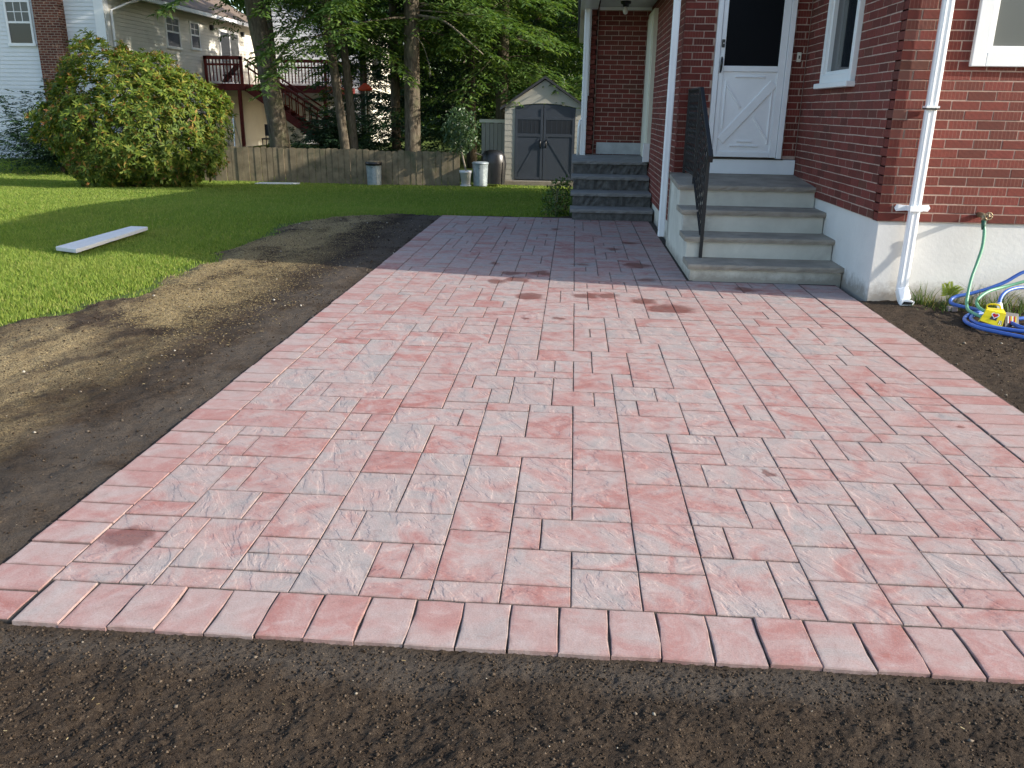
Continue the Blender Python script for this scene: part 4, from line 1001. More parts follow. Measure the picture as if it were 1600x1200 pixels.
wx = np.concatenate([rng.normal(2.74, 0.05, 60), rng.normal(2.88, 0.09, 90), rng.uniform(3.05, 3.9, 420), rng.normal(2.82, 0.12, 60)])
wy = np.concatenate([rng.normal(6.58, 0.03, 60), rng.normal(6.55, 0.05, 90), rng.normal(6.42, 0.12, 420), rng.normal(6.45, 0.04, 60)])
wy = np.minimum(wy, 6.655)
wh = np.concatenate([rng.uniform(0.06, 0.20, 60), rng.uniform(0.03, 0.12, 90), rng.uniform(0.04, 0.20, 420), rng.uniform(0.02, 0.06, 60)])
blades('weeds', wx, wy, np.full(len(wx), -0.005), wh, rng.uniform(0.004, 0.010, len(wx)), M['weed'], 'thin weeds and grass tufts along the foundation foot', 'weeds', 1.3)
fern = thing('fern', 'small yellow-green fern against the white foundation', 'fern', (2.93, 6.58, 0))
for k in range(4):
    a0 = [2.2, 1.0, 1.7, 0.3][k]; L = [0.17, 0.15, 0.19, 0.13][k]
    base = np.array([2.925, 6.60, 0.03]); tip = base+np.array([math.cos(a0)*L*0.7, -0.05, L*0.85])
    C, D = [], []
    for i in range(13):
        t = 0.2+0.8*i/13; p = base+(tip-base)*t+np.array([0, 0, 0.03*math.sin(t*3.1)])
        for s_ in (-1, 1):
            C.append(p); ax = (tip-base)/np.linalg.norm(tip-base); sd_ = np.cross(ax, [0, -1, 0]); D.append(sd_*s_+ax*0.5)
    C = np.array(C); D = np.array(D); ln = np.array([0.050*(1-0.75*(i//2)/13) for i in range(len(C))])
    leaf_obj('frond', C, D, np.tile([0, -1, 0.3], (len(C), 1)), ln, ln*0.32, M['fern'], fern)
    MB().tube([tuple(base), tuple(base*0.5+tip*0.5+np.array([0, 0, .03])), tuple(tip)], [0.003, 0.002, 0.001], 5).build('stem', M['fern'], fern)
tag(MB().box(2.86, 2.93, 6.40, 6.44, -0.01, 0.028).build('brick_piece', M['border'], bevel=0.004), 'small broken reddish brick piece on the soil by the foundation', 'brick piece')

# ================================================================== LAWN OBJECTS
slab = MB().add([(-5.07, 7.92, 0.0), (-4.79, 7.80, 0.0), (-4.885, 9.43, 0.0), (-5.10, 9.45, 0.0), (-5.07, 7.92, 0.040), (-4.79, 7.80, 0.040), (-4.885, 9.43, 0.040), (-5.10, 9.45, 0.040)], [(0, 3, 2, 1), (4, 5, 6, 7), (0, 1, 5, 4), (1, 2, 6, 5), (2, 3, 7, 6), (3, 0, 4, 7)])
tag(slab.build('stone_slab', M['stonelab'], bevel=0.006), 'long pale stone slab lying flat on the lawn', 'stone slab')
zc = float(gz(0, 21.6))
tag(MB().prism([(-8.05, 21.2), (-7.1, 21.35), (-7.0, 21.6), (-8.0, 21.5)], 'z', zc-0.04, zc+0.015).build('stepping_stone', M['stonelab'], bevel=0.01), 'flat pale stone in the grass before the fence', 'stepping stone')

# ---- fence
fence = thing('board_fence', 'low weathered grey board fence behind the lawn', 'fence', (-6, 22.5, -0.55))
fr = random.Random(5); x = -9.9
while x < -3.03:
    wd = fr.uniform(0.135, 0.165); t = (x+9.9)/6.9
    zt = 0.345-0.05*t+fr.uniform(-0.02, 0.02); yy = 22.5+fr.uniform(-0.012, 0.012)
    b = MB().prism([(x, -0.62), (x+wd, -0.62), (x+wd, zt-0.01+fr.uniform(-0.01, 0.01)), (x+wd*0.5, zt+fr.uniform(0, 0.012)), (x, zt-0.01+fr.uniform(-0.01, 0.01))], 'y', yy, yy+0.022)
    b.build('board', M['fence'], fence); x += wd+fr.uniform(0.004, 0.016)
for z in (-0.30, 0.12): MB().box(-9.9, -3.0, 22.535, 22.575, z-0.045, z+0.045).build('rail', M['fence'], fence)
for x in (-9.6, -7.2, -4.9, -3.06): MB().box(x-0.045, x+0.045, 22.58, 22.67, -0.7, 0.28).build('post', M['fence'], fence)

# ---- galvanised cans, pot, grill
def can(name, label, x, y, z, r, h, lid):
    t = thing(name, label, 'trash can', (x, y, z), 'galvanised cans by the fence')
    n = 48; prof = [(r*0.86, 0.0), (r*0.88, 0.03), (r*0.9, h*0.3), (r*0.95, h*0.7), (r*1.0, h*0.93), (r*1.03, h*0.95), (r*1.03, h*0.98)]
    V = []; F = []
    for (rr, zz) in prof:
        for j in range(n):
            cor = 1+(0.018*math.cos(j*math.pi*2/4) if 0.02 < zz < h*0.9 else 0); V.append((x+rr*cor*math.cos(2*math.pi*j/n), y+rr*cor*math.sin(2*math.pi*j/n), z+zz))
    for i in range(len(prof)-1):
        for j in range(n): F.append((i*n+j, i*n+(j+1) % n, (i+1)*n+(j+1) % n, (i+1)*n+j))
    MB().add(V, F+[tuple(range(n-1, -1, -1))]).build('body', M['galv'], t, smooth=True)
    if lid == 'liner':
        MB().lathe([(r*1.045, h*0.86), (r*1.06, h*0.93), (r*1.06, h*0.99), (r*0.99, h*1.0), (r*0.95, h*0.9)], (x, y, z), 28).build('bag_rim', M['black'], t, smooth=True)
        MB().lathe([(r*0.98, h*0.985), (r*0.7, h*1.04), (r*0.1, h*1.05)], (x, y, z), 28).build('lid', M['fence'], t, smooth=True)
    else:
        MB().lathe([(r*1.08, h*0.955), (r*1.08, h*0.995), (r*0.9, h*1.03), (r*0.2, h*1.05)], (x, y, z), 28).build('lid', M['galv'], t, smooth=True)
    for a in (0.9, -1.6): MB().tube([(x+r*math.cos(a-0.12), y+r*math.sin(a-0.12), z+h*0.8), (x+(r+0.03)*math.cos(a), y+(r+0.03)*math.sin(a), z+h*0.76), (x+r*math.cos(a+0.12), y+r*math.sin(a+0.12), z+h*0.8)], 0.006, 6).build('handle', M['black'], t)
    return t
can('trash_can', 'grey-blue metal can with black rim standing alone against the fence', -5.19, 22.15, -0.57, 0.205, 0.60, 'liner')
can('trash_can', 'grey-blue metal can beside the white plant pot', -2.43, 22.4, -0.55, 0.205, 0.60, 'lid')
pt = thing('potted_plant', 'leaning leafy plant in a white pot at the fence end', 'potted plant', (-2.80, 22.3, -0.55))
MB().lathe([(0.115, 0.02), (0.15, 0.33), (0.165, 0.335), (0.168, 0.40), (0.15, 0.40), (0.14, 0.36)], (-2.80, 22.3, -0.55), 24).build('pot', M['potwhite'], pt, smooth=True)
MB().lathe([(0.14, 0.0), (0.155, 0.03), (0.13, 0.03)], (-2.80, 22.3, -0.55), 24).build('saucer', M['potwhite'], pt, smooth=True)
MB().tube(crom([(-2.78, 22.3, -0.2), (-2.88, 22.3, 0.2), (-2.95, 22.3, 0.6), (-3.0, 22.3, 1.0)]), [0.024]*7+[0.02]*6+[0.015]*6, 7).build('trunk', M['twigs'], pt, smooth=True)
n = 1500; dr_ = unit(n); rad = rng.random(n)**0.45
C = np.stack([-2.93+0.50*dr_[:, 0]*rad, 22.3+0.4*dr_[:, 1]*rad, 0.86+0.62*dr_[:, 2]*rad], -1)
C = C[(rng.random(n) < 0.55+0.6*vnoise(C[:, 0], C[:, 2], 5))]
D = unit(len(C), -0.9); leaf_obj('foliage', C, D, unit(len(C), 0.5), rng.uniform(0.08, 0.13, len(C)), rng.uniform(0.035, 0.05, len(C)), M['ficus'], pt)
gr = thing('covered_grill', 'black covered kettle grill between the can and the shed', 'grill', (-2.12, 22.75, -0.5))
V = []; F = []; n = 20; prof = [(0.30, 0.0), (0.31, 0.25), (0.32, 0.5), (0.30, 0.72), (0.22, 0.83), (0.10, 0.86)]; rr = random.Random(2)
for i, (r_, z_) in enumerate(prof):
    for j in range(n): k_ = r_*(1+0.06*math.sin(j*3+i)+rr.uniform(-.02, .02)); V.append((-2.12+k_*math.cos(2*math.pi*j/n), 22.75+k_*0.8*math.sin(2*math.pi*j/n), -0.5+z_))
for i in range(len(prof)-1):
    for j in range(n): F.append((i*n+j, i*n+(j+1) % n, (i+1)*n+(j+1) % n, (i+1)*n+j))
MB().add(V, F+[tuple(range((len(prof)-1)*n, len(prof)*n))]).build('cover', M['black'], gr, smooth=True)
MB().tube([(-1.88, 22.6, -0.52), (-1.86, 22.6, 0.05), (-1.95, 22.6, 0.06)], 0.015, 6).build('side_handle', M['black'], gr)
MB().tube([(-2.6, 22.7, 0.28), (-2.3, 22.6, 0.18)], 0.014, 6).build('cover_pole', M['twigs'], gr)

# ---- shed
SX0, SX1, SYF, SZ = -1.89, 0.25, 23.5, -0.46
shed = thing('garden_shed', 'taupe resin garden shed with slate grey double doors', 'shed', (-0.82, 23.5, SZ))
w = MB(); zt = 1.43
for (a, b_) in ((SX0, SX0+0.275), (SX1-0.16-0.09, SX1)):
    z = SZ
    while z < zt-0.02:
        z2 = min(z+0.145, zt); w.add([(a, SYF-0.014, z), (b_, SYF-0.014, z), (b_, SYF-0.006, z2), (a, SYF-0.006, z2), (a, SYF+0.04, z), (b_, SYF+0.04, z), (b_, SYF+0.04, z2), (a, SYF+0.04, z2)], [(0, 1, 2, 3), (0, 4, 5, 1), (3, 2, 6, 7), (0, 3, 7, 4), (1, 5, 6, 2)]); z = z2
w.build('front_panel', M['shedwall'], shed)
w = MB()
for xx in (SX0, SX1-0.04):
    w.box(xx, xx+0.04, SYF+0.04, SYF+2.1, SZ, zt)
w.box(SX0+0.04, SX1-0.04, SYF+2.06, SYF+2.1, SZ, zt); w.build('side_wall', M['shedwall'], shed)
xm = (SX0+SX1)/2-0.03; arch = [(x, 1.44+0.10*(1-((x-xm)/0.86)**2)) for x in np.linspace(SX0+0.275, SX1-0.25, 13)]
w = MB(); w.prism([(SX0-0.01, 1.431)]+arch+[(SX1+0.01, 1.431), (xm+0.02, 2.13)], 'y', SYF-0.03, SYF+0.03); w.build('gable', M['shedwall'], shed)
w = MB()
for (xa, xb) in ((SX0-0.12, xm+0.02), (SX1+0.12, xm+0.02)):
    w.add([(xa, SYF-0.12, 1.36), (xb, SYF-0.12, 2.16), (xb, SYF+2.2, 2.16), (xa, SYF+2.2, 1.36), (xa, SYF-0.12, 1.42), (xb, SYF-0.12, 2.23), (xb, SYF+2.2, 2.23), (xa, SYF+2.2, 1.42)], [(0, 1, 2, 3), (7, 6, 5, 4), (0, 4, 5, 1), (1, 5, 6, 2), (2, 6, 7, 3), (3, 7, 4, 0)])
w.build('roof', M['shedroof'], shed)
MB().box(SX0+0.02, SX1-0.02, SYF-0.01, SYF+2.05, SZ-0.12, SZ).build('floor', M['shedwall'], shed)
MB().box(SX0-0.08, SX1+0.1, SYF-0.22, SYF-0.03, SZ-0.16, SZ-0.02).build('timber_sill', M['twigs'], shed)
xl_, xr_ = SX0+0.28, SX1-0.255
for (a, b_, hx) in ((xl_, xm-0.006, xm-0.075), (xm+0.006, xr_, xm+0.075)):
    f_ = lambda x: 1.435+0.10*(1-((x-xm)/0.86)**2)
    d_ = MB().prism([(a, SZ+0.015), (b_, SZ+0.015)]+[(x, f_(x)-0.012) for x in np.linspace(b_, a, 7)], 'y', SYF-0.012, SYF+0.03).build('door', M['sheddoor'], shed)
    m = MB()
    for (p, q) in (((a+0.03, SZ+0.06), (b_-0.03, SZ+0.06)), ((a+0.03, 0.72), (b_-0.03, 0.72)), ((a+0.03, 1.16), (b_-0.03, 1.16))): m.bar((p[0], SYF-0.016, p[1]), (q[0], SYF-0.016, q[1]), 0.02, 0.07)
    for xx in (a+0.035, b_-0.035): m.bar((xx, SYF-0.018, SZ+0.03), (xx, SYF-0.018, 1.40), 0.02, 0.065, up=(1, 0, 0))
    s_ = (a+0.09, b_-0.09) if a < xm-0.1 else (b_-0.09, a+0.09)
    m.bar((s_[0], SYF-0.014, SZ+0.12), (s_[1], SYF-0.014, 0.66), 0.016, 0.05)
    m.build('door_brace', M['sheddoor'], d_)
    pn = MB().box(a+0.08, b_-0.08, SYF-0.016, SYF-0.0125, 0.78, 1.11).build('door_window', M['shedpane'], d_)
    m = MB()
    for i in range(1, 5): xx = a+0.08+(b_-a-0.16)*i/5; m.box(xx-0.006, xx+0.006, SYF-0.020, SYF-0.0165, 0.78, 1.11)
    m.build('glazing_bar', M['sheddoor'], pn)
    MB().tube([(hx, SYF-0.02, 0.60), (hx, SYF-0.06, 0.55), (hx, SYF-0.06, 0.46), (hx, SYF-0.02, 0.41)], 0.018, 8).build('door_handle', M['black'], d_, smooth=True)
ct = thing('storage_cabinet', 'pale vertical-panelled cabinet half hidden left of the shed', 'cabinet', (-2.3, 25.6, -0.5))
m = MB()
for i in range(7): m.box(-2.72+i*0.12, -2.61+i*0.12, 25.4, 25.5, -0.55, 0.98+0.05*(i % 2))
m.build('panel', M['shedwall'], ct); MB().box(-2.78, -1.85, 25.36, 25.62, 1.0, 1.09).build('top', M['cream'], ct)
tag(MB().tube([(-0.38, 26, -0.5), (-0.37, 26, 2.26)], 0.03, 8).build('pole', M['cream']), 'thin cream pole standing behind the shed roof', 'pole')

# ================================================================== NEIGHBOUR HOUSE
nh = thing('neighbour_house', 'white clapboard neighbour house with brick chimney', 'house', (-15, 27.8, -0.4))
def lap(name, mat, P, u, n, L, z0, z1, expo=0.125, parent=nh, top=None):
    m = MB(); P = Vector((P[0], P[1], 0)); u = Vector((u[0], u[1], 0)); n = Vector((n[0], n[1], 0)); z = z0
    while z < z1-1e-3:
        z2 = min(z+expo, z1); a, b_ = 0.0, L
        if top: a, b_ = top(z, L)
        if b_-a > 0.05:
            q = [P+u*a+n*0.022, P+u*b_+n*0.022, P+u*b_+n*0.004, P+u*a+n*0.004, P+u*b_-n*0.03, P+u*a-n*0.03]
            V = [(q[0].x, q[0].y, z), (q[1].x, q[1].y, z), (q[2].x, q[2].y, z2), (q[3].x, q[3].y, z2), (q[4].x, q[4].y, z), (q[5].x, q[5].y, z)]
            m.add(V, [(0, 1, 2, 3), (0, 5, 4, 1)])
        z = z2
    return m.build(name, mat, parent)
lap('front_siding', M['siding'], (-25, 27.8), (1, 0), (0, -1), 10.0, 0.27, 7.2)
lap('side_siding', M['siding2'], (-15, 27.8), (0, 1), (1, 0), 14.0, -0.1, 4.75)
MB().box(-25, -15.03, 27.83, 41.8, -0.6, 4.9).build('wall_core', M['siding2'], nh)
MB().box(-25, -15.02, 27.815, 28.2, -0.8, 0.268).build('foundation', M['greywall'], nh)
MB().box(-15.3, -14.985, 27.77, 27.83, 0.2, 7.2).build('corner_board', M['vinyl'], nh); MB().box(-15.0, -14.965, 27.84, 28.05, 0.0, 4.8).build('corner_board', M['vinyl'], nh)
MB().box(-25.2, -14.55, 28.0, 41.8, 4.72, 4.80).build('soffit', M['cream'], nh)
rfm = MB(); rfm.add([(-14.5, 27.95, 4.80), (-14.5, 41.8, 4.80), (-19.5, 41.8, 7.4), (-19.5, 27.95, 7.4), (-14.5, 27.95, 4.66), (-14.5, 41.8, 4.66), (-19.5, 41.8, 7.26), (-19.5, 27.95, 7.26)], [(0, 1, 2, 3), (7, 6, 5, 4), (0, 4, 5, 1), (1, 5, 6, 2), (2, 6, 7, 3), (3, 7, 4, 0)])
rfm.build('roof', M['shingle'], nh)
MB().box(-14.53, -14.42, 28.0, 41.5, 4.63, 4.76).build('gutter', M['vinyl'], nh)
MB().tube([(-14.5, 29.2, 4.62), (-14.6, 28.6, 4.45), (-14.93, 28.15, 4.2), (-14.93, 28.12, 0.0)], 0.045, 6).build('downspout', M['vinyl'], nh)
MB().box(-17.10, -16.28, 27.42, 27.79, -0.6, 7.6).build('chimney', M['chimney'], nh)
def nwin(x0, x1, z0, z1, side=False, rows=2, cols=3, muntins=True):
    def B(m, a, b_, d0, d1, za, zb):
        return m.box(a, b_, 27.8-d1, 27.8-d0, za, zb) if not side else m.box(-15+d0, -15+d1, a, b_, za, zb)
    m = MB(); f = 0.07
    B(m, x0, x0+f, 0.0, 0.06, z0, z1); B(m, x1-f, x1, 0.0, 0.06, z0, z1); B(m, x0+f, x1-f, 0.0, 0.06, z1-f, z1); B(m, x0-0.03, x1+0.03, 0.0, 0.08, z0-0.05, z0+f*0.6); zm = (z0+z1)/2; B(m, x0+f, x1-f, 0.0, 0.05, zm-0.03, zm+0.03)
    w_ = m.build('window', M['vinyl'], nh)
    g = MB(); B(g, x0+f, x1-f, 0.024, 0.032, z0+f*0.6, zm-0.03); g.build('pane', M['glass'], w_)
    g = MB(); B(g, x0+f, x1-f, 0.024, 0.032, zm+0.03, z1-f); g.build('pane', M['blind'], w_)
    if muntins:
        g = MB()
        for i in range(1, cols): xx = x0+f+(x1-x0-2*f)*i/cols; B(g, xx-0.012, xx+0.012, 0.033, 0.042, zm+0.03, z1-f)
        for i in range(1, rows): zz = zm+0.03+(z1-f-zm-0.03)*i/rows; B(g, x0+f, x1-f, 0.0335, 0.043, zz-0.012, zz+0.012)
        g.build('muntin', M['vinyl'], w_)
nwin(-18.25, -17.38, 3.12, 4.44)
nwin(31.9, 33.05, 3.36, 4.44, True, 2, 2); nwin(33.95, 34.8, 3.44, 4.42, True, 2, 2)
d_ = MB().box(-15, -14.95, 36.7, 38.9, 2.2, 4.38).build('patio_door', M['vinyl'], nh)
MB().box(-14.949, -14.94, 36.85, 37.75, 2.3, 4.28).build('door_pane', M['glass'], d_); MB().box(-14.949, -14.94, 37.9, 38.75, 2.3, 4.28).build('door_pane', M['blind'], d_)
for y in (35.9, 39.2): MB().box(-14.99, -14.85, y, y+0.14, 4.25, 4.45).build('wall_lamp', M['black'], nh)
lap('rear_wing_siding', M['siding'], (-15, 41.8), (1, 0), (0, -1), 5.1, -0.4, 8.0, top=lambda z, L: (0, L if z < 5.1 else max(0.0, L-(z-5.1)*1.35)))
lap('rear_wing_side', M['siding2'], (-9.9, 41.8), (0, 1), (1, 0), 6.0, -0.4, 5.0)
MB().box(-10.05, -9.86, 41.72, 41.80, -0.3, 5.0).build('corner_board', M['cream'], nh)
MB().bar((-9.2, 41.6, 4.85), (-14.0, 41.6, 8.4), 0.5, 0.16, up=(0, 0, 1)).build('rake_board', M['siding'], nh)
MB().box(-9.9, -9.6, 42.6, 43.3, 2.6, 4.2).build('window', M['glass'], nh)

# ---- deck
dk = thing('raised_deck', 'dark red raised wooden deck with stairs on neighbour house', 'deck', (-13, 36, -0.4))
DZ = 2.17
m = MB(); m.box(-14.95, -13.4, 35.0, 41.7, DZ-0.04, DZ); m.box(-13.4, -10.6, 37.0, 41.7, DZ-0.041, DZ-0.001); m.build('floor', M['deck'], dk)
m = MB(); m.box(-14.95, -13.4, 34.95, 34.999, DZ-0.24, DZ+0.02); m.box(-13.4, -10.55, 36.94, 36.999, DZ-0.27, DZ+0.03); m.box(-10.6, -10.55, 37.0, 41.7, DZ-0.27, DZ+0.02); m.box(-13.449, -13.401, 35.0, 36.94, DZ-0.24, DZ+0.02); m.build('fascia_board', M['deck'], dk)
bal = MB().box(-0.02, 0.02, -0.02, 0.02, 0, 0.86)
bal_me = None
def baluster(x, y, z, h=0.86):
    global bal_me
    if bal_me is None:
        o = bal.build('baluster', M['deck'], dk, loc=(x, y, z)); bal_me = o.data
    else: o = bpy.data.objects.new('baluster', bal_me); link(o, dk, (x, y, z))
    o.scale.z = h/0.86
def post(x, y, z0, z1, s=0.05): MB().box(x-s, x+s, y-s, y+s, z0, z1).build('post', M['deck'], dk)
for (xa, xb, y) in ((-14.9, -13.45, 34.97), (-12.75, -10.6, 36.97)):
    n = int((xb-xa)/0.14)
    for i in range(n+1): baluster(xa+(xb-xa)*i/n, y, DZ+0.1)
    MB().box(xa-0.06, xb+0.06, y-0.05, y+0.05, DZ+0.93, DZ+1.06).build('top_rail', M['deck'], dk); MB().box(xa, xb, y-0.025, y+0.025, DZ+0.70, DZ+0.78).build('mid_rail', M['deck'], dk)
    post(xa, y, DZ, DZ+1.05); post(xb, y, DZ, DZ+1.05)
for i in range(9): baluster(-10.6, 37.4+i*0.5, DZ+0.1)
MB().box(-10.65, -10.55, 37.0, 41.6, DZ+0.93, DZ+1.05).build('top_rail', M['deck'], dk)
for (x, y) in ((-13.62, 35.05), (-14.85, 35.05), (-10.7, 37.1), (-12.6, 37.1), (-10.7, 41.2)): post(x, y, -0.5, DZ-0.2, 0.06)
sa, sb = Vector((-13.4, 0, DZ)), Vector((-9.9, 0, -0.3))
for y in (35.25, 36.35):
    MB().bar((sa.x, y, sa.z-0.12), (sb.x, y, sb.z-0.05), 0.05, 0.28).build('stringer', M['deck'], dk)
    MB().bar((sa.x, y, sa.z+0.98), (sb.x+0.25, y, sb.z+1.02), 0.09, 0.06).build('stair_rail', M['deck'], dk)
    MB().bar((sa.x, y, sa.z+0.72), (sb.x+0.25, y, sb.z+0.76), 0.04, 0.07).build('stair_rail', M['deck'], dk)
    for i in range(13):
        p = sa.lerp(sb, (i+0.5)/13); baluster(p.x, y, p.z+0.02, 0.93)
    post(sb.x+0.2, y, -0.5, 0.85)
for i in range(11):
    p = sa.lerp(sb, (i+0.6)/11.5); MB().box(p.x-0.02, p.x+0.29, 35.28, 36.32, p.z-0.04, p.z).build('stair_tread', M['deck'], dk)
ch = thing('deck_chair', 'dark folding chair standing on the red deck', 'chair', (-14.3, 36.0, DZ))
MB().bar((-14.6, 36, DZ+0.1), (-14.0, 36, DZ+0.75), 0.5, 0.05).build('backrest', M['black'], ch); MB().bar((-14.55, 36, DZ+0.35), (-14.0, 36.0, DZ+0.42), 0.5, 0.05).build('seat', M['black'], ch)
for xx in (-14.5, -14.05): MB().tube([(xx, 35.8, DZ), (xx, 35.8, DZ+0.4)], 0.02, 6).build('leg', M['black'], ch); MB().tube([(xx, 36.2, DZ), (xx, 36.2, DZ+0.4)], 0.02, 6).build('leg', M['black'], ch)
ld = thing('stepladder', 'aluminium stepladder standing under the red deck', 'ladder', (-13.95, 34.4, -0.4))
for (p, q) in (((-14.18, 34.3, -0.42), (-14.05, 34.55, 1.0)), ((-13.72, 34.3, -0.42), (-13.78, 34.55, 1.0)), ((-13.66, 34.9, -0.42), (-13.78, 34.55, 1.0)), ((-14.2, 34.9, -0.42), (-14.05, 34.55, 1.0))): MB().bar(p, q, 0.035, 0.05).build('rail', M['alu'], ld)
for i in range(5): t = (i+0.5)/5.2; MB().bar((-14.17+0.12*t, 34.3+0.25*t, -0.42+1.4*t), (-13.73-0.05*t, 34.3+0.25*t, -0.42+1.4*t), 0.05, 0.035).build('rung', M['alu'], ld)
fu = thing('patio_chair', 'dark metal patio chair under the deck', 'chair', (-12.7, 35.6, -0.4))
for k_, xx in enumerate((-12.95, -12.45)):
    for yy in (35.4, 35.85): MB().tube([(xx, yy, -0.42), (xx, yy, 0.05 if yy < 35.6 else 0.6)], 0.02, 6).build('leg', M['black'], fu)
MB().box(-12.98, -12.42, 35.38, 35.88, 0.02, 0.07).build('seat', M['black'], fu); MB().box(-12.98, -12.42, 35.84, 35.90, 0.15, 0.62).build('backrest', M['darkgrey'], fu)
V = []; F = []; n = 14; rr = random.Random(8)
for i in range(6):
    for j in range(n): k_ = (0.20, 0.22, 0.18, 0.16, 0.10, 0.04)[i]*(1+rr.uniform(-.12, .12)); V.append((-7.95+k_*1.3*math.cos(2*math.pi*j/n), 33+k_*0.6*math.sin(2*math.pi*j/n), 1.96+0.05*i+rr.uniform(-.02, .02)))
for i in range(5):
    for j in range(n): F.append((i*n+j, i*n+(j+1) % n, (i+1)*n+(j+1) % n, (i+1)*n+j))
og = thing('orange_umbrella', 'folded orange cloth umbrella glimpsed between dark branches', 'umbrella', (-8.05, 33, -0.4))
MB().add(V, F+[tuple(range(n-1, -1, -1)), tuple(range(5*n, 6*n))]).build('canopy', M['orange'], og, smooth=True); MB().tube([(-7.95, 33, -0.4), (-7.95, 33, 2.2)], 0.025, 8).build('pole', M['cream'], og)

# ================================================================== SHRUBS
def rhodo():
    t = thing('rhododendron', 'huge rounded rhododendron with yellow-green and rust-tipped leaves', 'bush', (-9.6, 18.3, -0.35))
    cx, cy0, cz = -9.55, 18.4, 0.98
    lobes = []
    lr = np.random.default_rng(17)
    n = 3300
    dr = lr.normal(size=(n, 3)); dr /= np.linalg.norm(dr, axis=1, keepdims=True)
    lump = 0.80+0.26*vnoise(dr[:, 0]*2+dr[:, 1], dr[:, 2]*2+dr[:, 1]*0.7, 1.3)+0.16*vnoise(dr[:, 0]*2+dr[:, 1]+7, dr[:, 2]*2+3, 3.4)+0.05*lr.normal(size=n)
    depth = np.where(lr.random(n) < 0.72, 1.0, lr.uniform(0.55, 1, n))
    P = np.stack([cx+1.80*dr[:, 0]*lump*depth, cy0+1.6*dr[:, 1]*lump*depth, cz+1.42*dr[:, 2]*lump*depth], -1)
    P[:, 2] += 0.28*np.exp(-((P[:, 0]+10.1)/0.45)**2)*np.clip(P[:, 2]-1.2, 0, 1)
    P = P[P[:, 2] > -0.32]; 
    out = P-np.array([cx, cy0, cz-0.5]); out /= np.linalg.norm(out, axis=1, keepdims=True)
    Cs, Ds, Ns, Ls, Ws = [], [], [], [], []
    tips = lr.random(len(P)) < 0.15; TC, TD = [], []
    for i in range(len(P)):
        o = out[i]+lr.normal(0, 0.25, 3)+np.array([0, 0, 0.25]); o /= np.linalg.norm(o)
        a = np.cross(o, [0.3, 0.2, 1]); a /= np.linalg.norm(a); b_ = np.cross(o, a); k = lr.integers(8, 12)
        for j in range(k):
            th = 2*math.pi*j/k+lr.uniform(-.3, .3); d = a*math.cos(th)+b_*math.sin(th)+o*lr.uniform(0.05, 0.7)
            Cs.append(P[i]+o*lr.uniform(-0.05, 0.02)); Ds.append(d); Ns.append(o); Ls.append(lr.uniform(0.09, 0.155)); Ws.append(lr.uniform(0.030, 0.045))
        if tips[i]:
            for j in range(5): TC.append(P[i]+o*0.04); TD.append(o+lr.normal(0, 0.45, 3))
    leaf_obj('foliage', np.array(Cs), np.array(Ds), np.array(Ns), np.array(Ls), np.array(Ws), M['rhodo'], t)
    leaf_obj('seed_heads', np.array(TC), np.array(TD), np.tile([0, -1, 0.2], (len(TC), 1)), lr.uniform(0.05, 0.10, len(TC)), lr.uniform(0.015, 0.03, len(TC)), M['rust'], t)
    for k in range(9):
        a = k*0.7; MB().tube(crom([(cx+0.1*math.cos(a), cy0+0.1*math.sin(a), -0.5), (cx+0.5*math.cos(a), cy0+0.5*math.sin(a), 0.3), (cx+1.3*math.cos(a), cy0+1.1*math.sin(a), 1.0+0.15*(k % 4))], 4), [0.05-0.004*i for i in range(9)], 6).build('stem', M['bark'], t, smooth=True)
rhodo()
def spray(C, D, Nn, ln, wd, base, d, L, rr, twn, lfn, ll, lw, droop):
    """one conifer branch: a drooping limb with side twigs carrying flat leaflets"""
    d = d/np.linalg.norm(d); side = np.cross(d, [0, 0, 1]); side /= max(np.linalg.norm(side), 1e-5)
    T = np.linspace(0.12, 1.0, twn)
    P = base[None]+d[None]*(L*T)[:, None]+np.array([0, 0, 1.0])[None]*(L*(0.10*T-droop*T*T))[:, None]
    for k in range(twn):
        for s_ in (-1, 1):
            tl = L*0.34*(1.05-0.75*T[k])*rr.uniform(0.7, 1.25)
            td = side*s_*rr.uniform(0.7, 1.0)+d*rr.uniform(0.4, 0.8)+np.array([0, 0, -rr.uniform(0.05, 0.45)])
            td /= np.linalg.norm(td); q = np.linspace(0.1, 1, lfn)+rr.uniform(-.04, .04)
            pp = P[k][None]+td[None]*(tl*q)[:, None]+np.array([0, 0, -0.12*tl])[None]*(q**2)[:, None]
            sd2 = np.cross(td, [0, 0, 1]); sd2 /= max(np.linalg.norm(sd2), 1e-5)
            alt = np.where(np.arange(lfn) % 2 == 0, 1.0, -1.0)[:, None]
            dd = td[None]*0.75+sd2[None]*alt*0.75+rr.normal(0, 0.18, (lfn, 3))+np.array([0, 0, -0.12])
            C.append(pp); D.append(dd); Nn.append(np.tile([0, 0, 1.0], (lfn, 1))+rr.normal(0, 0.3, (lfn, 3))); ln.append(rr.uniform(0.7, 1.3, lfn)*ll); wd.append(rr.uniform(0.8, 1.2, lfn)*lw)
    return P
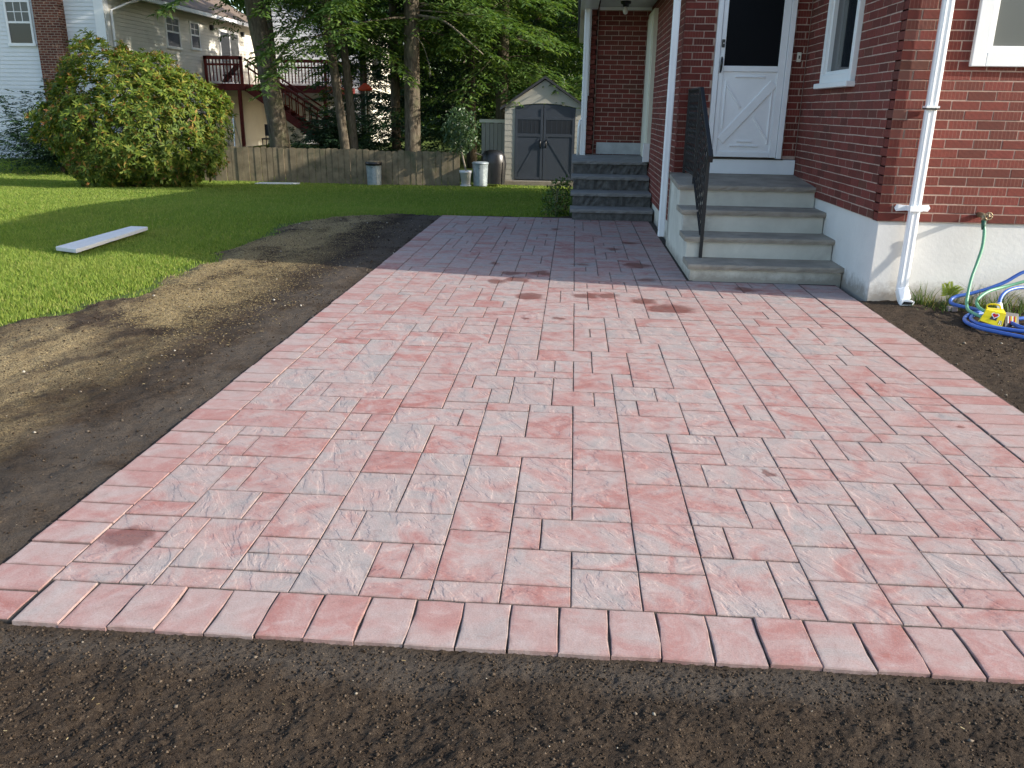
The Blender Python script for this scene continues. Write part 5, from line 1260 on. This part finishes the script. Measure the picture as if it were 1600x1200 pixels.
def conifer(name, label, trunk, rads, z0, zs, ze, crown, nb, seed, mat, twn=16, lfn=10, ll=0.17, lw=0.058, droop=0.3, group=None, bare=(), az=None, shape=0.75, limb=True):
    """trunk: list of points; crown limbs between zs and ze with length crown"""
    t = thing(name, label, 'tree', trunk[0], group); rr = np.random.default_rng(seed)
    tp = crom(trunk, 6); n = len(tp); rd = np.interp(np.linspace(0, 1, n), np.linspace(0, 1, len(rads)), rads)
    MB().tube(tp, list(rd), 14).build('trunk', M['bark'], t, smooth=True)
    tz = np.array([p.z for p in tp]); tx = np.array([p.x for p in tp]); ty = np.array([p.y for p in tp])
    C, D, Nn, ln, wd = [], [], [], [], []; lm = MB()
    for k in range(nb):
        f_ = (k+rr.random())/nb; z = zs+(ze-zs)*f_
        a = rr.uniform(0, 2*math.pi) if az is None else rr.uniform(*az)
        L = crown*(1-f_**1.3*shape)*rr.uniform(0.7, 1.1); L = max(L, 0.5)
        base = np.array([np.interp(z, tz, tx), np.interp(z, tz, ty), z])
        P = spray(C, D, Nn, ln, wd, base, np.array([math.cos(a), math.sin(a), rr.uniform(-0.15, 0.15)]), L, rr, twn, lfn, ll, lw, droop*rr.uniform(0.7, 1.3))
        if limb: lm.tube([tuple(base)]+[tuple(p) for p in P[:-4:4]], [0.024*L/2.5*(1-0.95*i/len(P[:-4:4]))+0.003 for i in range(len(P[:-4:4])+1)], 5)
    if lm.v: lm.build('limbs', M['bark'], t, smooth=True)['kind'] = 'stuff'
    for (p0, p1, p2, rr_) in bare: MB().tube(crom([p0, p1, p2], 5), list(np.linspace(rr_, rr_*0.35, 11)), 6).build('dead_limb', M['twigs'], t, smooth=True)
    leaf_obj('crown', np.concatenate(C), np.concatenate(D), np.concatenate(Nn), np.concatenate(ln), np.concatenate(wd), mat, t)
    return t
# spreading juniper left of the rhododendron
t = thing('juniper', 'dark spiky juniper squeezed against the neighbour house corner', 'bush', (-14.9, 24.2, -0.5))
C, D, Nn, ln, wd = [], [], [], [], []; rr = np.random.default_rng(31)
for k in range(95):
    a = rr.uniform(0, 6.28); e = rr.uniform(0.25, 1.3)
    spray(C, D, Nn, ln, wd, np.array([-14.9+rr.normal(0, .4), 24.2+rr.normal(0, .3), -0.4]), np.array([math.cos(a)*math.cos(e), math.sin(a)*math.cos(e), math.sin(e)]), rr.uniform(1.2, 2.3), rr, 12, 6, 0.13, 0.04, 0.05)
leaf_obj('foliage', np.concatenate(C), np.concatenate(D), np.concatenate(Nn), np.concatenate(ln), np.concatenate(wd), M['spruce'], t)
MB().tube([(-14.9, 24.2, -0.6), (-14.9, 24.2, 0.3)], 0.06, 8).build('stem', M['bark'], t)
# shrub beside the back steps
t = thing('porch_shrub', 'light green leafy shrub beside the back porch steps', 'bush', (-0.3, 12.3, -0.05))
n = 900; dr_ = unit(n); rad = rng.random(n)**0.4
C = np.stack([-0.24+0.22*dr_[:, 0]*rad, 12.3+0.42*dr_[:, 1]*rad, 0.14+0.34*dr_[:, 2]*rad], -1); C[:, 0] += (C[:, 2]-0.1)*0.25
C = C[(C[:, 2] > -0.04) & (C[:, 0] < -0.03)]
leaf_obj('foliage', C, unit(len(C), 0.2), unit(len(C), 0.6), rng.uniform(0.035, 0.07, len(C)), rng.uniform(0.02, 0.035, len(C)), M['weed'], t)
for k in range(5): MB().tube([(-0.24, 12.3+0.1*k-0.2, -0.08), (-0.2-0.03*k, 12.25+0.12*k-0.2, 0.35)], 0.004, 5).build('stem', M['twigs'], t)

# ================================================================== TREES
G = 'trees behind the fence'
conifer('hemlock_tree', 'thickest leaning trunk in front of the red deck stairs', [(-8.25, 24.0, -0.55), (-8.30, 24.0, 0.6), (-8.52, 24.05, 2.4), (-8.78, 24.1, 4.2), (-9.0, 24.2, 8), (-9.1, 24.2, 15)], [0.34, 0.27, 0.26, 0.25, 0.2, 0.06], -0.55, 3.9, 14, 3.6, 74, 1, M['hemlock'], group=G, bare=[((-8.45, 24.0, 2.3), (-7.8, 23.7, 2.9), (-6.9, 23.5, 4.2), 0.05)], droop=0.42)
tw = conifer('hemlock_tree', 'twin slender trunks rising right of the red deck', [(-6.40, 24.1, -0.55), (-6.46, 24.1, 0.4), (-6.68, 24.1, 2.6), (-6.84, 24.1, 4.2), (-7.0, 24.2, 9), (-7.0, 24.2, 14)], [0.17, 0.13, 0.12, 0.12, 0.09, 0.03], -0.55, 2.7, 13, 3.0, 80, 2, M['hemlock'], group=G, droop=0.45)
MB().tube(crom([(-6.20, 24.3, -0.55), (-6.25, 24.3, 0.4), (-6.38, 24.3, 2.6), (-6.5, 24.3, 4.2), (-6.45, 24.4, 9), (-6.4, 24.4, 12)]), list(np.linspace(0.15, 0.05, 31)), 12).build('trunk', M['bark'], tw, smooth=True)
conifer('hemlock_tree', 'straight single trunk with bare curved limb reaching right', [(-4.50, 24.0, -0.55), (-4.49, 24.0, 1), (-4.48, 24.0, 2.5), (-4.45, 24.0, 4.2), (-4.4, 24.0, 9), (-4.4, 24, 16)], [0.24, 0.215, 0.21, 0.20, 0.16, 0.04], -0.55, 3.2, 15, 3.8, 95, 3, M['hemlock'], group=G, droop=0.40,
        bare=[((-4.3, 23.95, 3.72), (-3.45, 23.4, 3.50), (-2.45, 23.2, 2.72), 0.042), ((-4.35, 24, 3.85), (-3.3, 23.7, 3.75), (-2.2, 23.5, 3.65), 0.022), ((-4.5, 24, 3.4), (-4.1, 23.8, 2.9), (-3.9, 23.7, 2.2), 0.014)])
conifer('hemlock_tree', 'feathery hemlock drooping over the left roof edge of the shed', [(-2.2, 26.2, -0.5), (-2.2, 26.2, 2), (-2.15, 26.2, 5), (-2.1, 26.2, 14)], [0.20, 0.18, 0.15, 0.04], -0.5, 2.0, 13, 3.9, 110, 4, M['hemlock'], group=G, droop=0.34)
conifer('hemlock_tree', 'tall thin brown trunk deep in the shade beyond the fence', [(-3.3, 28.0, -0.5), (-3.35, 28, 2), (-3.3, 28, 5), (-3.3, 28, 15)], [0.17, 0.15, 0.14, 0.05], -0.5, 4.2, 14, 3.2, 70, 5, M['hemlock'], group=G)
conifer('hemlock_tree', 'feathery hemlock hanging behind the right side of the shed', [(1.3, 27.0, -0.5), (1.3, 27, 2), (1.3, 27, 5), (1.2, 27, 14)], [0.20, 0.18, 0.15, 0.04], -0.5, 1.6, 13, 3.6, 100, 6, M['hemlock'], group=G)
for k, (x, y, hgt, cr_, lab) in enumerate(((-5.7, 27.6, 15, 2.7, 'dark spruce filling the gap left of the single trunk'), (-3.6, 30.2, 17, 3.2, 'dark spruce filling the shade right of the single trunk'), (-1.4, 31.5, 17, 3.2, 'dark spruce deep behind the shed'), (-8.3, 34.2, 13, 2.4, 'slim dark spruce right of the deck stairs'), (-4.2, 35.5, 18, 3.4, 'farthest dark spruce behind the single trunk'))):
    conifer('spruce_tree', lab, [(x, y, -0.5), (x, y, hgt*0.5), (x, y, hgt)], [0.16, 0.1, 0.02], -0.5, 0.0, hgt*0.97, cr_, 150, 20+k, M['spruce'], twn=12, lfn=7, ll=0.17, lw=0.065, droop=0.18, group='dark spruces', shape=0.95)
# low dark yew in front of the deck stairs
t = thing('yew_bush', 'dark yew bush growing behind the fence below the deck', 'bush', (-7.2, 26.4, -0.5))
C, D, Nn, ln, wd = [], [], [], [], []; rr = np.random.default_rng(33)
for k in range(70):
    a = rr.uniform(0, 6.28); e = rr.uniform(0.1, 1.4)
    spray(C, D, Nn, ln, wd, np.array([-7.3+rr.normal(0, .5), 26.4+rr.normal(0, .3), rr.uniform(-0.4, 0.3)]), np.array([math.cos(a)*math.cos(e), math.sin(a)*math.cos(e), math.sin(e)]), rr.uniform(0.9, 1.5), rr, 10, 6, 0.12, 0.045, 0.08)
leaf_obj('foliage', np.concatenate(C), np.concatenate(D), np.concatenate(Nn), np.concatenate(ln), np.concatenate(wd), M['spruce'], t)
MB().tube([(-7.3, 26.4, -0.6), (-7.3, 26.4, 0.4)], 0.06, 8).build('stem', M['bark'], t)
def broadleaf(name, label, x, y, z0, h, cz, rad, n, seed, mat, lsize=0.16, group=None):
    t = thing(name, label, 'tree', (x, y, z0), group); rr = np.random.default_rng(seed)
    MB().tube(crom([(x, y, z0), (x+.1, y, z0+h*0.3), (x-.1, y, z0+h*0.6), (x, y, z0+h*0.9)], 5), list(np.linspace(0.2, 0.04, 16)), 10).build('trunk', M['bark'], t, smooth=True)
    nc = 90; cd = rr.normal(size=(nc, 3)); cd /= np.linalg.norm(cd, axis=1, keepdims=True); cc = cd*(rr.random((nc, 1))**0.4)*np.array(rad)+np.array([x, y, cz])
    lm = MB()
    for c in cc[::4]: lm.tube([(x, y, cz-rad[2]*0.5), tuple((np.array([x, y, cz])+c)/2), tuple(c)], [0.05, 0.03, 0.01], 5)
    lm.build('limbs', M['bark'], t, smooth=True)['kind'] = 'stuff'
    ci = rr.integers(0, nc, n); off = rr.normal(size=(n, 3))*np.array([0.55, 0.55, 0.38])*min(rad)/3
    C = cc[ci]+off; D = rr.normal(size=(n, 3)); D[:, 2] -= 0.5
    leaf_obj('crown', C, D, rr.normal(size=(n, 3))+np.array([0, 0, 0.8]), rr.uniform(0.7, 1.3, n)*lsize, rr.uniform(0.5, 0.8, n)*lsize, mat, t)
broadleaf('maple_tree', 'sunlit yellow-green maple glowing behind the shed roof', 0.6, 36, -0.4, 12, 5.5, (4.0, 3.5, 4.8), 15000, 51, M['decid'], 0.22, 'leafy trees')
broadleaf('maple_tree', 'leafy maple arching over the neighbour roof edge', -10.55, 30, -0.4, 13, 9.0, (4.2, 3.2, 3.9), 14000, 52, M['decid'], 0.20, 'leafy trees')
broadleaf('maple_tree', 'green maple far behind the white rear wing', -6.5, 50, -0.4, 16, 8, (6, 4, 7), 12000, 53, M['decid'], 0.32, 'leafy trees')
for k, (x, y, czz, hz, lab) in enumerate(((11.5, 14.5, 5.3, 3.5, 'unseen low oak added behind the brick house to shade the bush'), (12.0, 27.8, 9.5, 6.0, 'unseen tall oak added behind the brick house to shade the neighbour wall'))):  # out-of-view trees added to block sun from the bush and neighbour wall
    broadleaf('added_shade_oak', lab, x, y, 0, czz+hz*0.7, czz, (3.6, 3.2, hz), (7000, 8000)[k], 61+k, M['decid'], 0.38, 'unseen shade oaks added behind the house')
# distant wood closing the view
rr = np.random.default_rng(77); n = 60000
C = np.stack([rr.uniform(-60, 45, n), rr.uniform(56, 70, n), rr.uniform(-1, 20, n)*rr.random(n)**0.25], -1)
C = C[C[:, 2] < 13+6*vnoise(C[:, 0], 0*C[:, 0], 0.12)]
tag(leaf_obj('far_woods', C, unit(len(C), -0.3), unit(len(C), 0.7), rr.uniform(0.5, 1.0, len(C)), rr.uniform(0.35, 0.6, len(C)), M['hemlock']), 'distant mass of green woods closing the view', 'woods', kind='stuff')
